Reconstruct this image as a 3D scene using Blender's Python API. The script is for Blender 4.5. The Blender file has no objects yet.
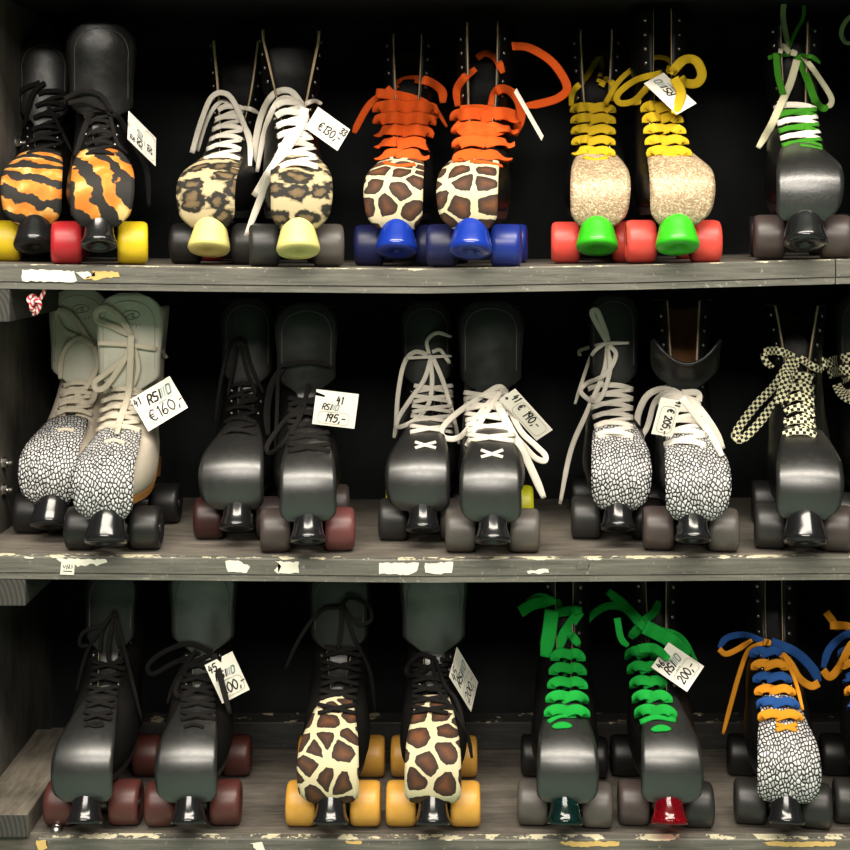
import bpy, bmesh, math, random
from mathutils import Vector, Matrix
from mathutils.bvhtree import BVHTree

random.seed(7)
SC = bpy.context.scene
COL = SC.collection
PI = math.pi

# ------------------------------------------------------------------ camera
S = 0.0012            # metres per photograph pixel on the plane of the shelf fronts (Y = 0)
D = 1.64              # camera distance from that plane
HZ = 225.0            # eye level, in photograph rows
EYE = 0.45 + (839 - HZ) * S   # bottom shelf top stands 0.45 m above the shop floor

cam_d = bpy.data.cameras.new('camera')
cam = bpy.data.objects.new('camera', cam_d)
COL.objects.link(cam)
cam.location = (0, -D, EYE)
cam.rotation_euler = (PI / 2, 0, 0)
cam_d.sensor_width = 36
cam_d.lens = 36 * (D / S) / 850
cam_d.shift_y = (HZ - 425) / 850
cam_d.clip_start = 0.02
SC.camera = cam

# ------------------------------------------------------------------ world, lights, exposure
SC.view_settings.view_transform = 'Standard'
SC.view_settings.look = 'None'
SC.view_settings.gamma = 1
SC.view_settings.use_curve_mapping = False
SC.view_settings.exposure = 0.0

wd = bpy.data.worlds.new('world')
SC.world = wd
wd.use_nodes = True
bg = wd.node_tree.nodes['Background']
bg.inputs[0].default_value = (0.80, 0.86, 0.80, 1)
bg.inputs[1].default_value = 0.045


def area(name, loc, target, sx, sy, power, col):
    l = bpy.data.lights.new(name, 'AREA')
    l.shape = 'RECTANGLE'
    l.size = sx
    l.size_y = sy
    l.energy = power
    l.color = col
    o = bpy.data.objects.new(name, l)
    COL.objects.link(o)
    o.location = loc
    d = Vector(target) - Vector(loc)
    o.rotation_euler = d.to_track_quat('-Z', 'Y').to_euler()
    return o


area('ceiling_light', (0.10, -1.15, 2.70), (0.05, 0.0, 0.85), 2.6, 0.45, 92, (1.0, 0.92, 0.80))
area('ceiling_light', (-0.2, -3.0, 2.70), (0.0, 0.0, 0.9), 2.4, 0.8, 125, (1.0, 0.92, 0.82))


def P(px, py, Y):
    """point of the place at depth Y that stands at this spot of the photograph"""
    k = (D + Y) / D
    return Vector(((px - 425) * S * k, Y, EYE - (py - HZ) * S * k))


# ------------------------------------------------------------------ materials
MATS = {}


def nmat(name):
    m = bpy.data.materials.new(name)
    m.use_nodes = True
    nt = m.node_tree
    return m, nt, nt.nodes['Principled BSDF']


def N(nt, typ, **kw):
    n = nt.nodes.new(typ)
    for k, v in kw.items():
        setattr(n, k, v)
    return n


def L(nt, a, b):
    nt.links.new(a, b)


def ramp(nt, fac, stops, interp='LINEAR'):
    r = N(nt, 'ShaderNodeValToRGB')
    r.color_ramp.interpolation = interp
    e = r.color_ramp.elements
    while len(e) < len(stops):
        e.new(0.5)
    for el, (p, c) in zip(e, stops):
        el.position = p
        el.color = (c[0], c[1], c[2], 1) if not isinstance(c, (int, float)) else (c, c, c, 1)
    L(nt, fac, r.inputs[0])
    return r


def math_n(nt, op, a, b=None):
    n = N(nt, 'ShaderNodeMath', operation=op)
    for i, v in enumerate((a, b)):
        if v is None:
            continue
        if isinstance(v, (int, float)):
            n.inputs[i].default_value = v
        else:
            L(nt, v, n.inputs[i])
    return n.outputs[0]


def mix(nt, fac, a, b):
    n = N(nt, 'ShaderNodeMix', data_type='RGBA')
    if isinstance(fac, (int, float)):
        n.inputs[0].default_value = fac
    else:
        L(nt, fac, n.inputs[0])
    for i, v in ((6, a), (7, b)):
        if isinstance(v, tuple):
            n.inputs[i].default_value = (v[0], v[1], v[2], 1)
        else:
            L(nt, v, n.inputs[i])
    return n.outputs[2]


def coords(nt, kind='Object', scale=(1, 1, 1), loc=(0, 0, 0), rot=0.0):
    tc = N(nt, 'ShaderNodeTexCoord')
    mp = N(nt, 'ShaderNodeMapping')
    mp.inputs['Scale'].default_value = scale
    mp.inputs['Location'].default_value = loc
    mp.inputs['Rotation'].default_value = (0, 0, rot)
    L(nt, tc.outputs[kind], mp.inputs[0])
    return mp.outputs[0]


def noise(nt, vec, scale, detail=3, rough=0.5, out=0):
    n = N(nt, 'ShaderNodeTexNoise')
    n.inputs['Scale'].default_value = scale
    n.inputs['Detail'].default_value = detail
    n.inputs['Roughness'].default_value = rough
    if vec is not None:
        L(nt, vec, n.inputs['Vector'])
    return n.outputs[out]


def bump(nt, b, h, strength, dist=0.001):
    n = N(nt, 'ShaderNodeBump')
    n.inputs['Strength'].default_value = strength
    n.inputs['Distance'].default_value = dist
    L(nt, h, n.inputs['Height'])
    L(nt, n.outputs[0], b.inputs['Normal'])


def plain(name, col, rough=0.5, metal=0.0, grain=0.0, gscale=300, spec=0.5, var=0.12, coat=0.0):
    if name in MATS:
        return MATS[name]
    m, nt, b = nmat(name)
    v = coords(nt)
    nz = noise(nt, v, 60, 4)
    c = mix(nt, nz, tuple(x * (1 - var) for x in col), tuple(min(1, x * (1 + var)) for x in col))
    L(nt, c, b.inputs['Base Color'])
    b.inputs['Roughness'].default_value = rough
    b.inputs['Metallic'].default_value = metal
    b.inputs['Specular IOR Level'].default_value = spec
    b.inputs['Coat Weight'].default_value = coat
    if grain:
        bump(nt, b, noise(nt, v, gscale, 5), grain)
    MATS[name] = m
    return m


def leather(name, col, rough=0.42, scale=420, strength=0.25, spec=0.5):
    if name in MATS:
        return MATS[name]
    m, nt, b = nmat(name)
    v = coords(nt)
    nz = noise(nt, v, 25, 5)
    c = mix(nt, nz, tuple(x * 0.75 for x in col), tuple(min(1, x * 1.2) for x in col))
    L(nt, c, b.inputs['Base Color'])
    vo = N(nt, 'ShaderNodeTexVoronoi')
    vo.inputs['Scale'].default_value = scale
    L(nt, v, vo.inputs['Vector'])
    big = noise(nt, v, 38, 2)
    h = math_n(nt, 'ADD', math_n(nt, 'MULTIPLY', vo.outputs['Distance'], 0.25), math_n(nt, 'MULTIPLY', big, 2.0))
    bump(nt, b, h, strength)
    r = ramp(nt, noise(nt, v, 60, 4), [(0.3, rough - 0.06), (0.7, rough + 0.08)])
    L(nt, r.outputs[0], b.inputs['Roughness'])
    b.inputs['Specular IOR Level'].default_value = spec
    MATS[name] = m
    return m


def cloth(name, col, rough=0.9):
    """woven shoelace: fine cross weave along the ribbon"""
    if name in MATS:
        return MATS[name]
    m, nt, b = nmat(name)
    v = coords(nt, 'UV')
    w = N(nt, 'ShaderNodeTexWave', wave_type='BANDS', bands_direction='DIAGONAL')
    w.inputs['Scale'].default_value = 260
    w.inputs['Distortion'].default_value = 1.5
    L(nt, v, w.inputs['Vector'])
    c = mix(nt, w.outputs['Fac'], tuple(x * 0.82 for x in col), col)
    L(nt, c, b.inputs['Base Color'])
    bump(nt, b, w.outputs['Fac'], 0.35, 0.0006)
    b.inputs['Roughness'].default_value = rough
    b.inputs['Specular IOR Level'].default_value = 0.2
    MATS[name] = m
    return m


def checker_cloth():
    if 'checker' in MATS:
        return MATS['checker']
    m, nt, b = nmat('checker')
    v = coords(nt, 'UV')
    ck = N(nt, 'ShaderNodeTexChecker')
    ck.inputs['Scale'].default_value = 1 / 0.0042
    ck.inputs[1].default_value = (0.80, 0.76, 0.48, 1)
    ck.inputs[2].default_value = (0.010, 0.010, 0.010, 1)
    L(nt, v, ck.inputs['Vector'])
    L(nt, ck.outputs[0], b.inputs['Base Color'])
    b.inputs['Roughness'].default_value = 0.9
    MATS['checker'] = m
    return m


def candy_cloth():
    m, nt, b = nmat('red_white_string')
    v = coords(nt, 'UV')
    w = N(nt, 'ShaderNodeTexWave', wave_type='BANDS', bands_direction='DIAGONAL')
    w.inputs['Scale'].default_value = 90
    L(nt, v, w.inputs['Vector'])
    r = ramp(nt, w.outputs['Fac'], [(0.42, (0.60, 0.02, 0.04)), (0.58, (0.85, 0.75, 0.70))])
    L(nt, r.outputs[0], b.inputs['Base Color'])
    b.inputs['Roughness'].default_value = 0.8
    return m


def warp(nt, v, scale, amt):
    nz = noise(nt, v, scale, 3, 0.5, 1)
    a = N(nt, 'ShaderNodeVectorMath', operation='SUBTRACT')
    L(nt, nz, a.inputs[0])
    a.inputs[1].default_value = (0.5, 0.5, 0.5)
    s = N(nt, 'ShaderNodeVectorMath', operation='SCALE')
    L(nt, a.outputs[0], s.inputs[0])
    s.inputs['Scale'].default_value = amt
    r = N(nt, 'ShaderNodeVectorMath', operation='ADD')
    L(nt, v, r.inputs[0])
    L(nt, s.outputs[0], r.inputs[1])
    return r.outputs[0]


def voro(nt, v, scale, feature='F1', rand=1.0):
    n = N(nt, 'ShaderNodeTexVoronoi', feature=feature, voronoi_dimensions='2D')
    n.inputs['Scale'].default_value = scale
    n.inputs['Randomness'].default_value = rand
    L(nt, v, n.inputs['Vector'])
    return n


def guard_mat(kind, i):
    name = 'guard_%s_%d' % (kind, i)
    m, nt, b = nmat(name)
    off = (i * 0.37, i * 0.61, 0)
    v = coords(nt, 'UV', loc=off)
    fur = noise(nt, v, 900, 3)
    if kind == 'giraffe':
        vw = warp(nt, v, 90, 0.006)
        e = voro(nt, vw, 35, 'DISTANCE_TO_EDGE', 0.8).outputs['Distance']
        f1 = voro(nt, vw, 35, 'F1', 0.8).outputs['Distance']
        e = math_n(nt, 'SUBTRACT', e, math_n(nt, 'MULTIPLY', math_n(nt, 'MAXIMUM', math_n(nt, 'SUBTRACT', f1, 0.38), 0.0), 0.45))
        msk = ramp(nt, e, [(0.058, 0), (0.080, 1)])
        br = ramp(nt, e, [(0.09, (0.022, 0.010, 0.005)), (0.26, (0.065, 0.026, 0.011)), (0.55, (0.20, 0.066, 0.018))])
        c = mix(nt, msk.outputs[0], (0.80, 0.70, 0.44), br.outputs[0])
        c = mix(nt, math_n(nt, 'MULTIPLY', fur, 0.35), c, (0.03, 0.015, 0.01))
        L(nt, c, b.inputs['Base Color'])
        b.inputs['Roughness'].default_value = 0.75
        bump(nt, b, fur, 0.5)
    elif kind == 'leopard':
        vs = coords(nt, 'UV', loc=off, scale=(1.0, 0.72, 1))
        vw = warp(nt, vs, 70, 0.011)
        d = voro(nt, vw, 46, 'F1', 0.95).outputs['Distance']
        ns = noise(nt, vw, 130, 2)
        dd = math_n(nt, 'ADD', d, math_n(nt, 'MULTIPLY', math_n(nt, 'SUBTRACT', ns, 0.5), 0.60))
        c = ramp(nt, dd, [(0.08, (0.20, 0.13, 0.06)), (0.22, (0.12, 0.08, 0.036)), (0.27, (0.010, 0.009, 0.006)),
                          (0.45, (0.014, 0.012, 0.007)), (0.49, (0.28, 0.22, 0.11)), (0.58, (0.62, 0.50, 0.29))])
        c2 = mix(nt, math_n(nt, 'MULTIPLY', fur, 0.3), c.outputs[0], (0.02, 0.015, 0.01))
        L(nt, c2, b.inputs['Base Color'])
        b.inputs['Roughness'].default_value = 0.75
        bump(nt, b, fur, 0.5)
    elif kind == 'tiger':
        vr = coords(nt, 'UV', loc=off, rot=(1.25 if i % 2 else 0.25))
        vw = warp(nt, vr, 32, 0.040)
        w = N(nt, 'ShaderNodeTexWave', wave_type='BANDS', bands_direction='X')
        w.inputs['Scale'].default_value = 10
        w.inputs['Distortion'].default_value = 2.0
        w.inputs['Detail'].default_value = 0.0
        L(nt, vw, w.inputs['Vector'])
        wf = math_n(nt, 'ADD', w.outputs['Fac'], math_n(nt, 'MULTIPLY', math_n(nt, 'SUBTRACT', noise(nt, v, 110, 1), 0.5), 0.25))
        msk = ramp(nt, wf, [(0.48, 0), (0.58, 1)])
        org = ramp(nt, noise(nt, v, 38, 2), [(0.40, (0.62, 0.17, 0.012)), (0.55, (0.66, 0.26, 0.03)), (0.68, (0.78, 0.55, 0.20))])
        c = mix(nt, msk.outputs[0], (0.016, 0.014, 0.012), org.outputs[0])
        L(nt, c, b.inputs['Base Color'])
        b.inputs['Roughness'].default_value = 0.75
        bump(nt, b, fur, 0.5)
    elif kind == 'crackle':
        vs = coords(nt, 'UV', loc=off, scale=(0.85, 1.35, 1), rot=0.5 if i % 2 else -0.3)
        vw = warp(nt, vs, 200, 0.003)
        f = voro(nt, vw, 190, 'F1', 0.75)
        e = voro(nt, vw, 190, 'DISTANCE_TO_EDGE', 0.75).outputs['Distance']
        msk = ramp(nt, e, [(0.125, 0), (0.21, 1)])
        cell = ramp(nt, f.outputs['Color'], [(0.0, (0.42, 0.41, 0.42)), (1.0, (0.86, 0.85, 0.84))])
        c = mix(nt, msk.outputs[0], (0.008, 0.008, 0.009), cell.outputs[0])
        L(nt, c, b.inputs['Base Color'])
        b.inputs['Roughness'].default_value = 0.33
        bump(nt, b, e, 0.7, 0.002)
    elif kind == 'glitter':
        f = voro(nt, v, 620, 'F1')
        g = voro(nt, v, 380, 'F1')
        r = ramp(nt, f.outputs['Color'], [(0.15, (0.36, 0.25, 0.14)), (0.55, (0.48, 0.35, 0.21)), (0.92, (0.74, 0.62, 0.44))])
        L(nt, r.outputs[0], b.inputs['Base Color'])
        mt = ramp(nt, g.outputs['Color'], [(0.45, 0.0), (0.6, 0.40)])
        L(nt, mt.outputs[0], b.inputs['Metallic'])
        b.inputs['Roughness'].default_value = 0.48
        bump(nt, b, f.outputs['Color'], 0.5, 0.0012)
    else:  # smooth or scuffed black leather
        nz = noise(nt, v, 22, 5)
        c = mix(nt, nz, (0.009, 0.0088, 0.0085), (0.016, 0.0155, 0.015))
        L(nt, c, b.inputs['Base Color'])
        rr = 0.37 if kind == 'black' else 0.38
        r = ramp(nt, noise(nt, v, 140, 6, 0.7), [(0.3, rr - 0.05), (0.7, rr + 0.09)])
        L(nt, r.outputs[0], b.inputs['Roughness'])
        b.inputs['Specular IOR Level'].default_value = 1.0
        b.inputs['Coat Weight'].default_value = 0.6
        b.inputs['Coat Roughness'].default_value = 0.33
        bump(nt, b, noise(nt, v, 500 if kind == 'black' else 240, 5), 0.10 if kind == 'black' else 0.35)
    return m


def wheel_mat(name, col, rough=0.38, sub=0.0):
    return plain('wheel_' + name, col, rough, 0, 0.08, 200, 0.5, 0.18)


def glassy(name, col):
    m, nt, b = nmat(name)
    nz = noise(nt, coords(nt), 30, 3)
    L(nt, mix(nt, nz, tuple(x * 0.8 for x in col), col), b.inputs['Base Color'])
    b.inputs['Roughness'].default_value = 0.10
    b.inputs['Transmission Weight'].default_value = 0.88
    b.inputs['IOR'].default_value = 1.45
    return m


def painted_wood(name, base, chip, top_wear, seed, uv=True):
    """old dark paint: brush grain, chips that show the cream undercoat along the upper edge"""
    m, nt, b = nmat(name)
    v = coords(nt, 'Object', loc=(seed, seed * 0.7, 0))
    vg = coords(nt, 'Object', scale=(2.0, 30, 30), loc=(seed, 0, 0))
    g = noise(nt, vg, 6, 6, 0.65)
    c = mix(nt, ramp(nt, g, [(0.3, 0), (0.7, 1)]).outputs[0], tuple(x * 0.55 for x in base), tuple(x * 1.45 for x in base))
    sp = noise(nt, v, 140, 5, 0.7)
    c = mix(nt, ramp(nt, sp, [(0.60, 0), (0.70, 0.7)]).outputs[0], c, tuple(min(1, x * 3.0) for x in base))
    tc = N(nt, 'ShaderNodeTexCoord')
    sx = N(nt, 'ShaderNodeSeparateXYZ')
    L(nt, tc.outputs['UV' if uv else 'Generated'], sx.inputs[0])
    big = noise(nt, coords(nt, 'Object', scale=(1, 1, 2.2), loc=(seed * 3, 0, 0)), 26, 6, 0.68)
    edge = math_n(nt, 'MULTIPLY', math_n(nt, 'POWER', math_n(nt, 'MAXIMUM', sx.outputs[1 if uv else 2], 0.0), 9.0), top_wear)
    t = math_n(nt, 'ADD', big, edge)
    msk = ramp(nt, t, [(0.735, 0), (0.75, 1)])
    c = mix(nt, msk.outputs[0], c, mix(nt, noise(nt, v, 30, 2), chip, tuple(x * 0.75 for x in chip)))
    L(nt, c, b.inputs['Base Color'])
    b.inputs['Roughness'].default_value = 0.62
    h = math_n(nt, 'SUBTRACT', g, math_n(nt, 'MULTIPLY', msk.outputs[0], 0.6))
    bump(nt, b, h, 0.5, 0.0012)
    return m


def raw_wood(name, a, c2, axis=(2, 30, 30), rough=0.75, spec=0.3):
    m, nt, b = nmat(name)
    v = coords(nt, 'Object', scale=axis)
    g = noise(nt, v, 5, 7, 0.68)
    d = noise(nt, coords(nt), 9, 5, 0.6)
    f = math_n(nt, 'MULTIPLY', math_n(nt, 'ADD', g, d), 0.5)
    r = ramp(nt, f, [(0.36, a), (0.62, c2)])
    L(nt, r.outputs[0], b.inputs['Base Color'])
    b.inputs['Roughness'].default_value = rough
    b.inputs['Specular IOR Level'].default_value = spec
    bump(nt, b, g, 0.4, 0.001)
    return m


def end_grain(name, a, c2, loc):
    m, nt, b = nmat(name)
    v = coords(nt, 'Object', loc=loc)
    w = N(nt, 'ShaderNodeTexWave', wave_type='RINGS', rings_direction='Y')
    w.inputs['Scale'].default_value = 55
    w.inputs['Distortion'].default_value = 2.0
    w.inputs['Detail'].default_value = 3
    L(nt, v, w.inputs['Vector'])
    L(nt, mix(nt, w.outputs['Fac'], a, c2), b.inputs['Base Color'])
    b.inputs['Roughness'].default_value = 0.75
    return m


# ------------------------------------------------------------------ object helpers
def link(name, me_or_none, parent=None):
    o = bpy.data.objects.new(name, me_or_none)
    COL.objects.link(o)
    if parent is not None:
        o.parent = parent
    return o


def obj(name, bm, mats, parent=None, smooth=True, normals=True):
    if normals:
        bmesh.ops.recalc_face_normals(bm, faces=bm.faces)
    me = bpy.data.meshes.new(name)
    bm.to_mesh(me)
    bm.free()
    if not isinstance(mats, (list, tuple)):
        mats = [mats]
    for m in mats:
        me.materials.append(m)
    if smooth:
        for p in me.polygons:
            p.use_smooth = True
    return link(name, me, parent)


def thing(name, label, cat, loc=(0, 0, 0), rz=0.0, group=None):
    o = link(name, None)
    o.empty_display_size = 0.02
    o.location = loc
    o.rotation_euler = (0, 0, rz)
    o['label'] = label
    o['category'] = cat
    if group:
        o['group'] = group
    return o


def box(bm, x0, x1, y0, y1, z0, z1, bev=0.0, mat=0):
    vs = [bm.verts.new((x, y, z)) for x in (x0, x1) for y in (y0, y1) for z in (z0, z1)]
    F = [(0, 1, 3, 2), (4, 6, 7, 5), (0, 4, 5, 1), (2, 3, 7, 6), (0, 2, 6, 4), (1, 5, 7, 3)]
    fs = [bm.faces.new([vs[i] for i in f]) for f in F]
    for f in fs:
        f.material_index = mat
    if bev > 0:
        es = list({e for f in fs for e in f.edges})
        bmesh.ops.bevel(bm, geom=es, offset=bev, segments=2, affect='EDGES', profile=0.6)
    return fs


def lathe(bm, prof, origin, axis, n=28, mat=0, cap=True):
    """profile [(r, h)] turned about axis through origin"""
    ax = Vector(axis).normalized()
    u = ax.orthogonal().normalized()
    w = ax.cross(u)
    rings = []
    for r, h in prof:
        rings.append([bm.verts.new(Vector(origin) + ax * h + (u * math.cos(2 * PI * i / n) + w * math.sin(2 * PI * i / n)) * r) for i in range(n)])
    for a, b in zip(rings, rings[1:]):
        for i in range(n):
            f = bm.faces.new((a[i], a[(i + 1) % n], b[(i + 1) % n], b[i]))
            f.material_index = mat
    if cap:
        bm.faces.new(rings[0]).material_index = mat
        bm.faces.new(rings[-1]).material_index = mat


def crom(pts, n):
    """Catmull-Rom through points of any dimension, n samples per span"""
    p = [Vector(q) for q in pts]
    if len(p) < 3:
        return [p[0].lerp(p[1], i / (2 * n)) for i in range(2 * n + 1)]
    e = [p[0] * 2 - p[1]] + p + [p[-1] * 2 - p[-2]]
    out = []
    for i in range(1, len(e) - 2):
        a, b, c, d = e[i - 1:i + 3]
        for k in range(n):
            t = k / n
            out.append(0.5 * ((2 * b) + (c - a) * t + (2 * a - 5 * b + 4 * c - d) * t * t + (3 * b - a - 3 * c + d) * t ** 3))
    out.append(p[-1])
    return out


def interp(tab, z):
    """smooth interpolation in a table of rows whose first column is the key"""
    if z <= tab[0][0]:
        return tab[0][1:]
    for i in range(len(tab) - 1):
        if z <= tab[i + 1][0]:
            t = (z - tab[i][0]) / (tab[i + 1][0] - tab[i][0])
            a, b = tab[i], tab[i + 1]
            pa = tab[i - 1] if i > 0 else a
            pd = tab[i + 2] if i + 2 < len(tab) else b
            res = []
            for j in range(1, len(a)):
                ma = (b[j] - pa[j]) / max(1e-9, b[0] - pa[0]) * (b[0] - a[0])
                mb = (pd[j] - a[j]) / max(1e-9, pd[0] - a[0]) * (b[0] - a[0])
                res.append((2 * t ** 3 - 3 * t * t + 1) * a[j] + (t ** 3 - 2 * t * t + t) * ma + (-2 * t ** 3 + 3 * t * t) * b[j] + (t ** 3 - t * t) * mb)
            return tuple(res)
    return tab[-1][1:]


def ribbon(bm, uvl, pts, w, t, mi=0, taper=0.0, wlist=None, face=(0, -1, 0.12)):
    """flat woven lace swept along world points, its face turned outwards"""
    n = len(pts)
    view = Vector(face).normalized()
    prev = None
    rings = []
    length = 0.0
    M = 10
    for i in range(n):
        T = (pts[min(i + 1, n - 1)] - pts[max(i - 1, 0)])
        if T.length < 1e-7:
            T = Vector((1, 0, 0))
        T.normalize()
        B = T.cross(view)
        if B.length < 0.25 and prev is not None:
            B = prev - T * prev.dot(T)
        if B.length < 1e-6:
            B = Vector((0, 0, 1))
        B.normalize()
        if prev is not None and B.dot(prev) < 0:
            B = -B
        if prev is not None:
            B = (B * 0.6 + prev * 0.4)
            B = (B - T * B.dot(T)).normalized()
        prev = B
        Nn = B.cross(T).normalized()
        if i:
            length += (pts[i] - pts[i - 1]).length
        ww = w if wlist is None else wlist[i]
        if taper and i > n - 5:
            ww *= 1 - taper * (i - (n - 5)) / 4
        ring = []
        for k in range(M):
            a = 2 * PI * k / M
            ca, sa = math.cos(a), math.sin(a)
            ca = math.copysign(abs(ca) ** 0.7, ca)
            ring.append((bm.verts.new(pts[i] + B * (ww / 2 * ca) + Nn * (t / 2 * sa)), (length, ww / 2 * ca)))
        rings.append(ring)
    for a, b in zip(rings, rings[1:]):
        for k in range(M):
            q = (a[k], a[(k + 1) % M], b[(k + 1) % M], b[k])
            f = bm.faces.new([x[0] for x in q])
            f.material_index = mi
            for lp, x in zip(f.loops, q):
                lp[uvl].uv = x[1]
    for r in (rings[0], rings[-1]):
        f = bm.faces.new([x[0] for x in r])
        f.material_index = mi


def mb():
    b = bmesh.new()
    return b, b.loops.layers.uv.new('UVMap')


# ------------------------------------------------------------------ shelving unit
ROWTOP = {1: [(0, 264), (200, 267), (425, 269), (640, 265), (835, 259.5), (1000, 256)],
          2: [(0, 556), (425, 560), (850, 557), (1000, 556)],
          3: [(0, 838), (425, 839.5), (850, 839), (1000, 839)],
          0: [(0, -46), (850, -46), (1000, -46)]}
THICK = {0: 0.030, 1: 0.0295, 2: 0.0275, 3: 0.030}


def row_py(r, px):
    t = ROWTOP[r]
    for (a, b), (c, d) in zip(t, t[1:]):
        if px <= c:
            return b + (d - b) * (px - a) / (c - a)
    return t[-1][1]


def ztop(r, X):
    return EYE - (row_py(r, 425 + X / S) - HZ) * S


M_paint = painted_wood('shelf_paint', (0.118, 0.112, 0.094), (0.78, 0.72, 0.50), 0.23, 1.0)
M_paint2 = painted_wood('shelf_paint_lower', (0.125, 0.12, 0.10), (0.60, 0.56, 0.42), 0.02, 4.3)
M_top = raw_wood('shelf_top_wood', (0.060, 0.052, 0.044), (0.20, 0.175, 0.145), (3, 26, 26))
M_dark = raw_wood('black_board', (0.006, 0.007, 0.008), (0.014, 0.015, 0.016), (2, 2, 2), 0.85, 0.15)
M_side = raw_wood('side_board', (0.035, 0.033, 0.029), (0.12, 0.11, 0.096), (10, 10, 3), 0.75)
M_batten = raw_wood('batten_wood', (0.030, 0.029, 0.026), (0.085, 0.080, 0.068), (26, 3, 26))
M_railw = raw_wood('worn_rail', (0.06, 0.052, 0.042), (0.22, 0.19, 0.15), (26, 3, 26))
M_steel = plain('zinc_steel', (0.62, 0.60, 0.56), 0.28, 1.0)
M_paper = plain('torn_paper', (0.80, 0.77, 0.66), 0.85, 0, 0.2, 200, 0.2, 0.10)
M_yellowp = plain('yellow_undercoat', (0.66, 0.45, 0.16), 0.8, 0, 0.2, 200, 0.2, 0.15)
M_tagpaper = plain('tag_card', (0.86, 0.82, 0.72), 0.7, 0, 0.0, 200, 0.3, 0.03)
M_ink = plain('black_ink', (0.012, 0.011, 0.011), 0.7)
M_grey_ink = plain('grey_ink', (0.30, 0.36, 0.34), 0.7)
M_line_ink = plain('pale_line', (0.48, 0.42, 0.34), 0.7)

UW0, UW1 = -0.5455, 0.69
DEPTH = 0.36


def unit_obj(name, bm, mats, parent=None, smooth=False):
    return obj(name, bm, mats, parent, smooth)


def shelf_slab(x0, x1, y0, y1, r, dz0, dz1, n=40, bev=0.0015):
    """board that follows the sag of its row; dz measured from the shelf top"""
    bm, uvl = mb()
    secs = []
    for i in range(n + 1):
        X = x0 + (x1 - x0) * i / n
        z = ztop(r, X)
        jig = (random.random() - 0.5) * 0.0006
        b = bev
        prof = [(y0, z + dz0), (y1, z + dz0), (y1, z + dz1), (y0 + b, z + dz1 + jig * 0), (y0, z + dz1 - b + jig)]
        secs.append([bm.verts.new((X, py, pz)) for py, pz in prof])
    k = len(secs[0])
    for a, b2 in zip(secs, secs[1:]):
        for j in range(k):
            bm.faces.new((a[j], a[(j + 1) % k], b2[(j + 1) % k], b2[j]))
    bm.faces.new(secs[0])
    bm.faces.new(secs[-1])
    for f in bm.faces:
        for lp in f.loops:
            c = lp.vert.co
            lp[uvl].uv = (c.x, 1 + (c.z - ztop(r, c.x) - dz1) / (dz1 - dz0))
    return bm


boards = {}
SHLAB = {0: 'uppermost dark shelf board over the tiger, leopard and giraffe print skates, only its underside showing',
         1: 'upper wooden shelf with sagging grey front edge and long torn paper scrap',
         2: 'middle wooden shelf with small paper label and cream chipped patches on its edge',
         3: 'lowest wooden shelf with yellow chipped edge and screw head at its left end'}


def struct(o, label=None):
    o['kind'] = 'structure'
    return o


for r in (0, 1, 2, 3):
    T = THICK[r]
    sx0 = UW0 if r != 3 else -0.4640
    boards[r] = thing('shelf', SHLAB[r], 'shelf', (0, 0, 0), 0, 'shelves of skates')
    unit_obj('shelf_board', shelf_slab(UW0 + 0.0005, UW1, 0.014, DEPTH, r, -T, 0.0), [M_top if r else M_dark], boards[r])
    if r == 1:
        # the upper shelf meets a second length of edging near the right end
        xs = [(sx0, 0.4920), (0.4935, UW1)]
    else:
        xs = [(sx0, UW1)]
    for (a, b) in xs:
        unit_obj('front_strip', shelf_slab(a, b, 0.0, 0.0140, r, -T * 0.70, 0.0), [M_paint if r else M_dark], boards[r])
        unit_obj('lower_strip', shelf_slab(a, b, 0.0012, 0.0140, r, -T, -T * 0.715), [M_paint2 if r else M_dark], boards[r])

# children keep world places: parents carry no offset, so nothing else to do
bm = bmesh.new()
box(bm, UW0 - 0.03, UW0, 0.0, DEPTH + 0.02, 0.30, 1.62, 0.001)
side = struct(unit_obj('side_panel_left', bm, [M_side]))  # left side panel of the shelving unit, not a room wall
bm = bmesh.new()
box(bm, UW0, UW1, DEPTH, DEPTH + 0.018, 0.30, 1.62)
struct(unit_obj('back_panel', bm, [M_dark]))  # black back panel of the shelving unit
bm = bmesh.new()
box(bm, UW1, UW1 + 0.03, 0.0, DEPTH + 0.02, 0.30, 1.62, 0.001)
struct(unit_obj('side_panel_right', bm, [M_dark]))  # unseen right side panel that closes the shelving unit


TN = [0]


def batten(x0, x1, y0, y1, z0, z1, m):
    bm = bmesh.new()
    box(bm, x0, x1, y0, y1, z0, z1, 0.0015)
    for f in bm.faces:
        f.normal_update()
        f.material_index = 1 if f.normal.y < -0.8 and f.calc_center_median().y < y0 + 0.004 else 0
    TN[0] += 1
    return struct(unit_obj('trim_%d' % TN[0], bm, [m, end_grain('batten_end_%d' % TN[0], (0.026, 0.025, 0.022), (0.060, 0.056, 0.048), (-(x0 + 0.004), 0, -(z0 + 0.004)))]))


zb1 = ztop(1, -0.5) - THICK[1]
zb2 = ztop(2, -0.5) - THICK[2]
batten(UW0, -0.4990, 0.002, DEPTH, zb1 - 0.040, zb1, M_batten)
batten(UW0, -0.4800, 0.002, DEPTH, zb2 - 0.033, zb2, M_batten)
batten(UW0, -0.4775, 0.001, DEPTH - 0.08, ztop(3, -0.5), ztop(3, -0.5) + 0.0275, M_railw)
# rail along the foot of the back panel, bottom shelf
bm = bmesh.new()
zr = ztop(3, 0)
box(bm, UW0 + 0.070, UW1, 0.280, 0.318, zr + 0.0003, zr + 0.039, 0.002)
struct(unit_obj('trim_4', bm, [painted_wood('rail_paint', (0.030, 0.029, 0.026), (0.50, 0.42, 0.28), 0.17, 7.7, False)]))


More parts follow.
